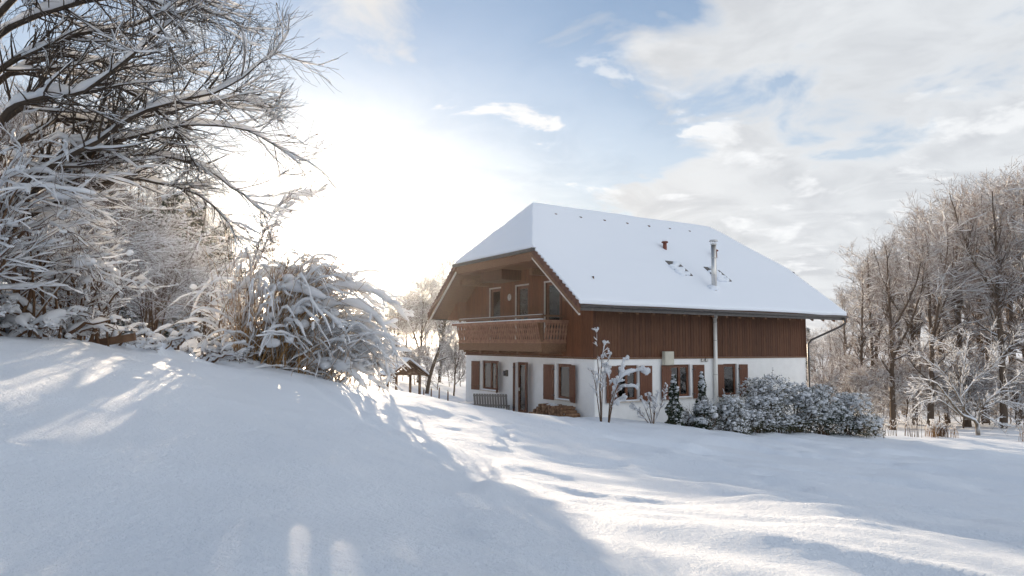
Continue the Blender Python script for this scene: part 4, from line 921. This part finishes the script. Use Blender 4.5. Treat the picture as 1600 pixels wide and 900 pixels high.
def leaning_tree():
    rg = rng_(88); b = base_at(668, 46); P0 = smooth_line([(0, 0, -.3), (.3, 0, 1.4), (.9, .1, 3.2), (1.25, .1, 5.0), (1.5, .2, 7.0), (1.9, .2, 8.2)], 18)[None]; R0 = np.linspace(.14, .03, 18)[None]
    P1, R1 = sprout(P0, R0, 34, 8, .2, 1, .8, 2.2, .5, .05, .1, rg, .012, .3); P2, R2 = sprout(P1, R1, 240, 5, .1, 1, .7, .8, .6, .03, .12, rg, .009); P3, R3 = sprout(P2, R2, 1000, 4, .1, 1, .7, .35, .7, .02, .12, rg, .008)
    tk, br, sn = Acc(), Acc(), Acc(); tube(tk, P0, R0, 8)
    for Q, q in ((P1, R1), (P2, R2), (P3, R3)): tube(br, Q, q, 4)
    snow_tube(sn, P0, R0, .02, .4, rg); snow_tube(sn, P1, R1, .03, .8, rg); snow_tube(sn, P2, R2, .022, .8, rg, 4, .8, .7)
    finish('leaning_tree', [('trunk', tk, 'bark_forest'), ('branches', br, 'bark_light'), ('snow_on_branches', sn, 'snow_soft')], b, 'bare tree with a trunk leaning towards the chalet roof', 'tree')
leaning_tree()
# woodland behind the shrubs at the top of the slope
left_sky = [(-150, 60), (0, 130), (100, 190), (180, 235), (240, 285), (290, 315), (340, 352), (372, 400)]
for px, d, k, drop in ((-60, 52, 0, 0), (-10, 58, 3, 0), (40, 54, 1, 10), (85, 60, 0, 0), (125, 55, 2, 20), (165, 62, 3, 0), (205, 57, 1, 10), (240, 64, 0, 0), (275, 60, 3, 5), (308, 68, 1, 10), (338, 72, 2, 10), (20, 70, 1, 30), (110, 72, 0, 30), (190, 74, 1, 30), (255, 76, 3, 25)):
    p = base_at(px, d); kinds[k].place(px, d, top_of(px, float(np.interp(px, *zip(*left_sky))) + drop, d) - p[2], 'bare tree in the wood behind the snowy shrubs', 'tree', 'bare trees behind the snowy shrubs', rg.uniform(0, 6.28))
for i in range(14):
    px = -60 + i*33; K_bush.place(px, rg.uniform(48, 60), rg.uniform(3.6, 6.2), 'twiggy bush at the edge of the wood behind the snowy shrubs', 'bush', 'bushes behind the snowy shrubs', rg.uniform(0, 6.28))
# dark spruces with snowy boughs
def spruce_parts(seed, h, w):
    rg = rng_(seed); tk, nd, sn = Acc(), Acc(), Acc(); tube(tk, stem_line((0, 0, -.4), (0, 0, h), 10, .02, rg)[None], np.linspace(.14, .02, 10)[None], 8)
    n = 190; z = h*(.06 + .92*rg.random(n)**.9); az = rg.uniform(0, 6.28, n); L = w*(1-z/h)**.85*rg.uniform(.75, 1.1, n) + .15; k = 7; t = np.linspace(0, 1, k)
    P = np.empty((n, k, 3)); P[..., 0] = np.cos(az)[:, None]*L[:, None]*t; P[..., 1] = np.sin(az)[:, None]*L[:, None]*t; P[..., 2] = z[:, None] - L[:, None]*(.42*t - .12*t**3)
    tube(tk, P, np.tile(np.linspace(.02, .005, k), (n, 1)), 3); m = 10000
    i = rg.integers(0, n, m); f = rg.random(m)**.7*(k-1.01); j = f.astype(int); a = (f-j)[:, None]; C = P[i, j]*(1-a) + P[i, j+1]*a; D = unit(P[i, j+1]-P[i, j]); sd_ = np.cross(D, [0, 0, 1.])*rg.choice([-1, 1], m)[:, None]
    leaves(nd, C, np.full(m, .20*h/6), rg, .30, D*.6 + sd_*1.1 + [0, 0, -.45], .35)
    snow_tube(sn, P, np.full((n, k), .02), .05, 1, rg, 5, .6, .8, .6)
    q = 420; s = rg.integers(0, n, q); u = rg.integers(3, k, q); C = P[s, u] + rg.normal(size=(q, 3))*[.08, .08, .02] + [0, 0, .04]; wv = rg.uniform(.06, .15, q); lumps(sn, C, np.stack([wv*1.2, wv, wv*.5], 1), rg, False, .1)
    return [('trunk', tk, 'bark_dark'), ('needles', nd, 'needle'), ('snow_on_boughs', sn, 'snow_soft')]
K_spruce = Kind('spruce_tree', spruce_parts(91, 7, 1.7), 7)
for px, d, y, l in ((300, 56, 318, 'dark snowy spruce standing behind the arching canes'), (262, 52, 300, 'dark snowy spruce in the middle of the wood edge'), (218, 54, 325, 'dark snowy spruce close behind the tall brown shrub'), (170, 50, 330, 'short dark spruce behind the tall dense shrub'), (338, 60, 352, 'dark spruce at the end of the wood near the sun'), (120, 53, 300, 'dark spruce half hidden behind the big bare tree limbs'), (372, 66, 420, 'low dark spruce beyond the straight canes'), (1262, 120, 505, 'distant dark spruce past the far corner of the chalet')):
    h = top_of(px, y, d) - base_at(px, d)[2]
    K_spruce.place(px, d, h, l, 'tree', 'dark spruces', rg.uniform(0, 6.28))

# -- the small spreading fruit tree and the plants before it
def fruit_tree():
    rg = rng_(101); b = base_at(1531, 41.5)
    L = [[(1531, 674), (1527, 650), (1505, 640), (1480, 610), (1462, 590), (1425, 583)], [(1527, 650), (1508, 630), (1504, 600), (1508, 560), (1513, 520), (1508, 512)], [(1531, 652), (1535, 628), (1560, 605), (1590, 580), (1612, 562)],
         [(1506, 625), (1490, 595), (1470, 570), (1440, 550), (1420, 537)], [(1505, 612), (1530, 580), (1560, 555), (1580, 530), (1588, 512)], [(1498, 638), (1470, 618), (1445, 620), (1430, 630)], [(1536, 640), (1560, 652), (1590, 660)], [(1540, 628), (1570, 618), (1605, 626)],
         [(1506, 580), (1490, 550), (1480, 525)], [(1510, 575), (1500, 540), (1470, 528), (1452, 518)], [(1545, 568), (1550, 540), (1549, 502)], [(1478, 610), (1450, 600), (1425, 602)]]
    P0 = np.array([smooth_line([at(x, y, 41.5 + (i/len(q))*dz) for i, (x, y) in enumerate(q)], 14) for q, dz in zip(L, [0, .6, -.8, 1.2, -1.0, -1.2, 1., 1.2, -1.4, 1.4, .8, -1.])]) - b
    P0[0, 0, 2] = -.3; R0 = np.array([np.linspace(a, c, 14) for a, c in [(.13, .025), (.09, .02), (.08, .02), (.06, .015), (.06, .015), (.045, .012), (.04, .012), (.04, .012), (.035, .01), (.035, .01), (.035, .01), (.03, .01)]])
    P1, R1 = sprout(P0[1:], R0[1:], 230, 7, .15, 1, .75, 1.15, .6, .07, .12, rg, .010, .4, .4); P2, R2 = sprout(P1, R1, 1100, 5, .1, 1, .75, .45, .7, .06, .12, rg, .009); P3, R3 = sprout(P2, R2, 900, 3, .1, 1, .8, .2, .8, .06, .1, rg, .008)
    tk, br, sn = Acc(), Acc(), Acc(); tube(tk, P0, R0, 8)
    for Q, q in ((P1, R1), (P2, R2), (P3, R3)): tube(br, Q, q, 4)
    snow_tube(sn, P0, R0, .03, .45, rg, 7, .8, hp=.9); snow_tube(sn, P1, R1, .028, .8, rg, 5, .8, .95, .9); snow_tube(sn, P2, R2, .02, .8, rg, 5, .8, .8, .8)
    finish('fruit_tree', [('trunk', tk, 'bark_light'), ('branches', br, 'bark_light'), ('snow_on_branches', sn, 'snow_soft')], b, 'small spreading fruit tree with snow on every branch before the wood', 'tree')
fruit_tree()
# -- saplings and evergreen shrubs along the long wall
def sapling(px, d, stems, label, seed, hs, blob=1., side=.5):
    rg = rng_(seed); b = base_at(px, d); P = []
    for tips in stems: P.append(smooth_line([b - [0, 0, .2]] + [at(x, y, d + rg.uniform(-.3, .3)) for x, y in tips], 12))
    P = np.array(P) - b; R0 = np.tile(np.linspace(.022, .008, 12), (len(P), 1)); P1, R1 = sprout(P, R0, int(11*len(P)*side*2), 5, .25, 1, .6, hs, .7, .05, .12, rg, .006, .5, .4)
    br, sn = Acc(), Acc(); tube(br, P, R0, 6); tube(br, P1, R1, 4); snow_tube(sn, P, R0, .05*blob, .6, rg, 6, .9, hp=.7); snow_tube(sn, P1, R1, .035*blob, .6, rg, 5, .9, .9, .6)
    C = np.concatenate([P[:, -1], P1[::3, -1]]); k = len(C); w = rg.uniform(.022, .055, k)*blob; lumps(sn, C, np.stack([w, w, w*1.5], 1), rg, True, .12)
    P2, R2 = sprout(P1, R1, len(P1)*2, 4, .2, 1, .6, hs*.5, .8, .03, .12, rg, .005); tube(br, P2, R2, 3); snow_tube(sn, P2, R2, .022*blob, .6, rg, 5, .9, .8, .7)
    finish('sapling', [('stems', br, 'twig_near'), ('snow_on_branches', sn, 'snow_soft')], b, label, 'sapling')
sapling(940, 24.9, [[(938, 600), (934, 545), (933, 515)], [(940, 600), (942, 560), (946, 534)], [(943, 605), (947, 575), (956, 550)], [(935, 620), (930, 590), (925, 575)]], 'slim upright sapling with snow balls on its tips by the house corner', 110, .35)
sapling(950, 24.8, [[(962, 612), (975, 585), (1000, 577), (1014, 576)], [(958, 620), (968, 590), (976, 560)], [(965, 610), (985, 602), (997, 603)], [(960, 630), (975, 620), (980, 618)], [(955, 610), (953, 585), (948, 570)]], 'leaning sapling thick with snow in front of the first long wall window', 111, .28, 1.6)
sapling(1020, 25.6, [[(1010, 635), (1004, 618)], [(1018, 635), (1016, 612)], [(1026, 635), (1030, 608)], [(1032, 640), (1044, 600)], [(1000, 640), (988, 632)], [(1024, 640), (1022, 620)]], 'small bare bush with snow tips between sapling and conical evergreen', 112, .3, .8)
def evergreen(px, py_top, d, w, label, seed, cone=False, leafm='leaf', nl=5200, snowk=330, lobes=10, name='evergreen_shrub', ls=.10, cover=1.):
    rg = rng_(seed); b = base_at(px, d); h = at(px, py_top, d)[2] - b[2]; lf, sn, tw = Acc(), Acc(), Acc()
    if cone:
        z = h*rg.random(nl)**1.3; r = w*(1-z/h)**.75*(.75+.25*np.sin(z*9+rg.uniform(0, 6)))*rg.uniform(.35, 1, nl)**.5; az = rg.uniform(0, 6.28, nl); C = np.stack([r*np.cos(az), r*np.sin(az), z-.05], 1)
        D = np.stack([np.cos(az), np.sin(az), np.full(nl, .5)], 1); tube(tw, np.array([[(0, 0, -.2), (0, 0, h*.5), (0, 0, h*.98)]]), np.array([[.05, .03, .01]]), 6)
    else:
        c = np.stack([rg.normal(size=lobes)*w*.45, rg.normal(size=lobes)*w*.3, rg.uniform(.12, .72, lobes)*h], 1); c[1::3, 2] = h*.18; c[0] = (0, 0, h*.70); rad = rg.uniform(.20, .38, lobes)*min(h, 1.5*w); rad[0] = h*.26
        i = rg.integers(0, lobes, nl); u = unit(rg.normal(size=(nl, 3))); C = c[i] + u*(rad[i]*rg.uniform(.45, 1.05, nl)**.6)[:, None]*[1.15, 1, 1]; D = u + [0, 0, .3]; ok = C[:, 2] > -.1; C = C[ok]; D = D[ok]
        st = np.array([stem_line((rg.normal()*.15, rg.normal()*.1, -.2), c[j % lobes] + rg.normal(size=3)*.15, 7, .04, rg) for j in range(26)]); tube(tw, st, np.tile(np.linspace(.025, .008, 7), (26, 1)), 4)
        st2, r2 = sprout(st, np.tile(np.linspace(.025, .008, 7), (26, 1)), 160, 5, .3, 1, .6, .5, .6, .05, .1, rg, .005); tube(tw, st2, r2, 3)
    leaves(lf, C, np.full(len(C), ls*.75), rg, .45, D, .6)
    up = (C[:, 2] - C[:, 2].min())/(np.ptp(C[:, 2])+1e-6); pw = np.clip(.25 + up, 0, 1)*np.clip(D[:, 2]+.8, .08, 2)*np.where(D[:, 1] < .4, 1, .4); snowk = int(snowk*3.4); s = rg.choice(len(C), snowk, p=pw/pw.sum()); wv = rg.gamma(1.6, .014, snowk)*cover + .012
    lumps(sn, C[s] + [0, 0, .03], np.stack([wv*rg.uniform(.8, 1.7, snowk), wv, wv*rg.uniform(.5, .95, snowk)], 1), rg, False, .16, (_ico_v, _ico_f))
    if not cone:
        q = int(70*w + 20); top = np.argsort(-(C[:, 2] + .25*D[:, 2]))[:len(C)//2]; s2 = rg.choice(top, q); wv = rg.uniform(.04, .10, q)*cover
        lumps(sn, C[s2] + [0, 0, .02], np.stack([wv*rg.uniform(.9, 1.6, q), wv, wv*rg.uniform(.55, .9, q)], 1), rg, False, .13)
        q = int(60*w + 20); s2 = rg.choice(top, q); P0 = C[s2]; d0 = unit(D[s2]*.6 + [0, 0, .9] + rg.normal(size=(q, 3))*.25); L = rg.uniform(.12, .34, q)[:, None, None]
        P3 = P0[:, None] + d0[:, None]*L*np.linspace(-.3, 1, 5)[None, :, None] + rg.normal(size=(q, 5, 3))*.008; R3 = np.tile(np.linspace(.007, .004, 5), (q, 1)); tube(tw, P3, R3, 3); snow_tube(sn, P3, R3, .026, .6, rg, 5, 1., .9, .35)
        leaves(lf, np.repeat(P3[:, 2:].reshape(-1, 3), 2, 0), np.full(q*6, ls*.6), rg, .4, None, 1.)
    finish(name, [('stems', tw, 'twig_near'), ('leaves', lf, leafm), ('snow_on_leaves', sn, 'snow_soft')], b, label, 'conifer' if cone else 'shrub')
evergreen(1053, 582, 26.2, .42, 'slender conical evergreen before the middle long wall window', 120, True, 'needle', 6500, 90, name='conical_evergreen')
evergreen(1097, 578, 27.0, .38, 'slender conical evergreen next to the pale wall pipe', 121, True, 'needle', 6000, 110, name='conical_evergreen')
evergreen(1100, 622, 26.6, .55, 'low round snowy shrub at the foot of the conical evergreen', 122, False, 'needle', 3800, 260)
evergreen(1140, 610, 27.6, .9, 'low dense snowy shrub below the window with half drawn curtain', 123, False, 'leaf', 5200, 420)
evergreen(1180, 614, 28.6, .9, 'greenish snowy shrub between the low hedge and the tallest shrub', 124, False, 'leaf', 5200, 420)
evergreen(1210, 578, 29.6, 1.2, 'tallest snowy evergreen shrub against the white long wall', 125, False, 'leaf', 8200, 800, 15)
evergreen(1243, 590, 29.8, .9, 'snowy evergreen shrub against the wall near the house end', 126, False, 'leaf', 6000, 560, 12)
evergreen(1285, 592, 30.5, 1.1, 'dark leaved snowy shrub beside the downpipe', 127, False, 'needle', 7000, 560, 13)
evergreen(1320, 606, 31.0, 1.0, 'broad snowy shrub at the end of the hedge', 128, False, 'leaf', 6000, 620, 12)
evergreen(1362, 640, 31.5, .6, 'small low snowy shrub past the end of the hedge', 129, False, 'needle', 3000, 260, 6)
evergreen(1065, 640, 27.0, .55, 'low snowy shrub between the two conical evergreens', 130, False, 'leaf', 3000, 260, 6)
# -- dead stalks in the border
def tuft(px, d, h, w, n, seed, label, snow=.4, m='cane'):
    rg = rng_(seed); b = base_at(px, d); P = []
    for _ in range(n):
        x, y = rg.normal(size=2)*w*.35; a = rg.uniform(0, 6.28); hh = h*rg.uniform(.5, 1.1); q = rg.uniform(.05, .5)*hh; P.append(smooth_line([(x, y, -.1), (x+math.cos(a)*q*.3, y+math.sin(a)*q*.3, hh*.6), (x+math.cos(a)*q, y+math.sin(a)*q, hh)], 7))
    P = np.array(P); R0 = np.tile(np.linspace(.010, .004, 7), (n, 1)); br, sn = Acc(), Acc(); tube(br, P, R0, 4); P1, R1 = sprout(P, R0, n*3, 4, .3, 1, .6, h*.22, .8, .03, .1, rg, .005); tube(br, P1, R1, 3)
    snow_tube(sn, P, R0, .03, .6, rg, 5, .9, snow, .8); snow_tube(sn, P1, R1, .024, .6, rg, 5, .9, snow, .8); k = max(2, int(n*snow)); C = P[rg.integers(0, n, k), -1]; wv = rg.uniform(.02, .06, k); lumps(sn, C, np.stack([wv, wv, wv], 1), rg, False, .08)
    finish('border_plant', [('stalks', br, m), ('snow_on_stalks', sn, 'snow_soft')], b, label, 'plant')
tuft(1424, 34.5, 1.3, .6, 20, 140, 'tall snowy stalks in a clump before the wood', .8, 'twig_near')
tuft(1452, 35.0, .8, .5, 40, 141, 'drooping snowy grass clump beside the dark brown tuft', .9)
tuft(1466, 35.2, .8, .5, 80, 142, 'dark brown dry grass tuft in the snowy border', .12, 'twig_near')
tuft(1487, 35.4, .6, .5, 16, 143, 'thin pale stalks between the brown tuft and the fruit tree', .3)
tuft(1385, 33.5, .9, .5, 14, 144, 'sparse snowy stalks past the low hedge shrub', .6, 'twig_near')
tuft(1592, 36.0, 1.1, .35, 10, 145, 'few upright snowy stalks standing past the fruit tree', .5)
a = Acc(); P = smooth_line([(0, 0, -.1), (.03, 0, .2), (-.02, 0, .42), (.05, 0, .58)], 9)[None]; tube(a, P, np.linspace(.012, .005, 9)[None], 5); o = a.obj('dry_stalk', M['twig_near']); o.location = base_at(1376, 30.5); tag(o, 'single short stalk poking out of the open snow', 'stalk')

# ------------------------------------------------------------------ thin volume added to give the lens glare round the sun
m = bpy.data.materials.new('glare_haze'); m.use_nodes = True; nt = m.node_tree; nt.nodes.clear()
out = node(nt, 'ShaderNodeOutputMaterial'); pv = node(nt, 'ShaderNodeVolumePrincipled'); pv.inputs['Color'].default_value = (.98, .98, 1, 1)
pv.inputs['Density'].default_value = GLARE_HAZE; pv.inputs['Anisotropy'].default_value = .85; nt.links.new(pv.outputs[0], out.inputs['Volume'])
a = Acc(); zmin = min(float(v.co.z) for v in bpy.data.objects['snow_ground'].data.vertices); a.box((-3400, -3400, zmin-1), (3400, 3400, 26))
hz = a.obj('glare_haze', m, None, False); tag(hz, 'thin bright volume added for the lens glare round the sun', kind='stuff')
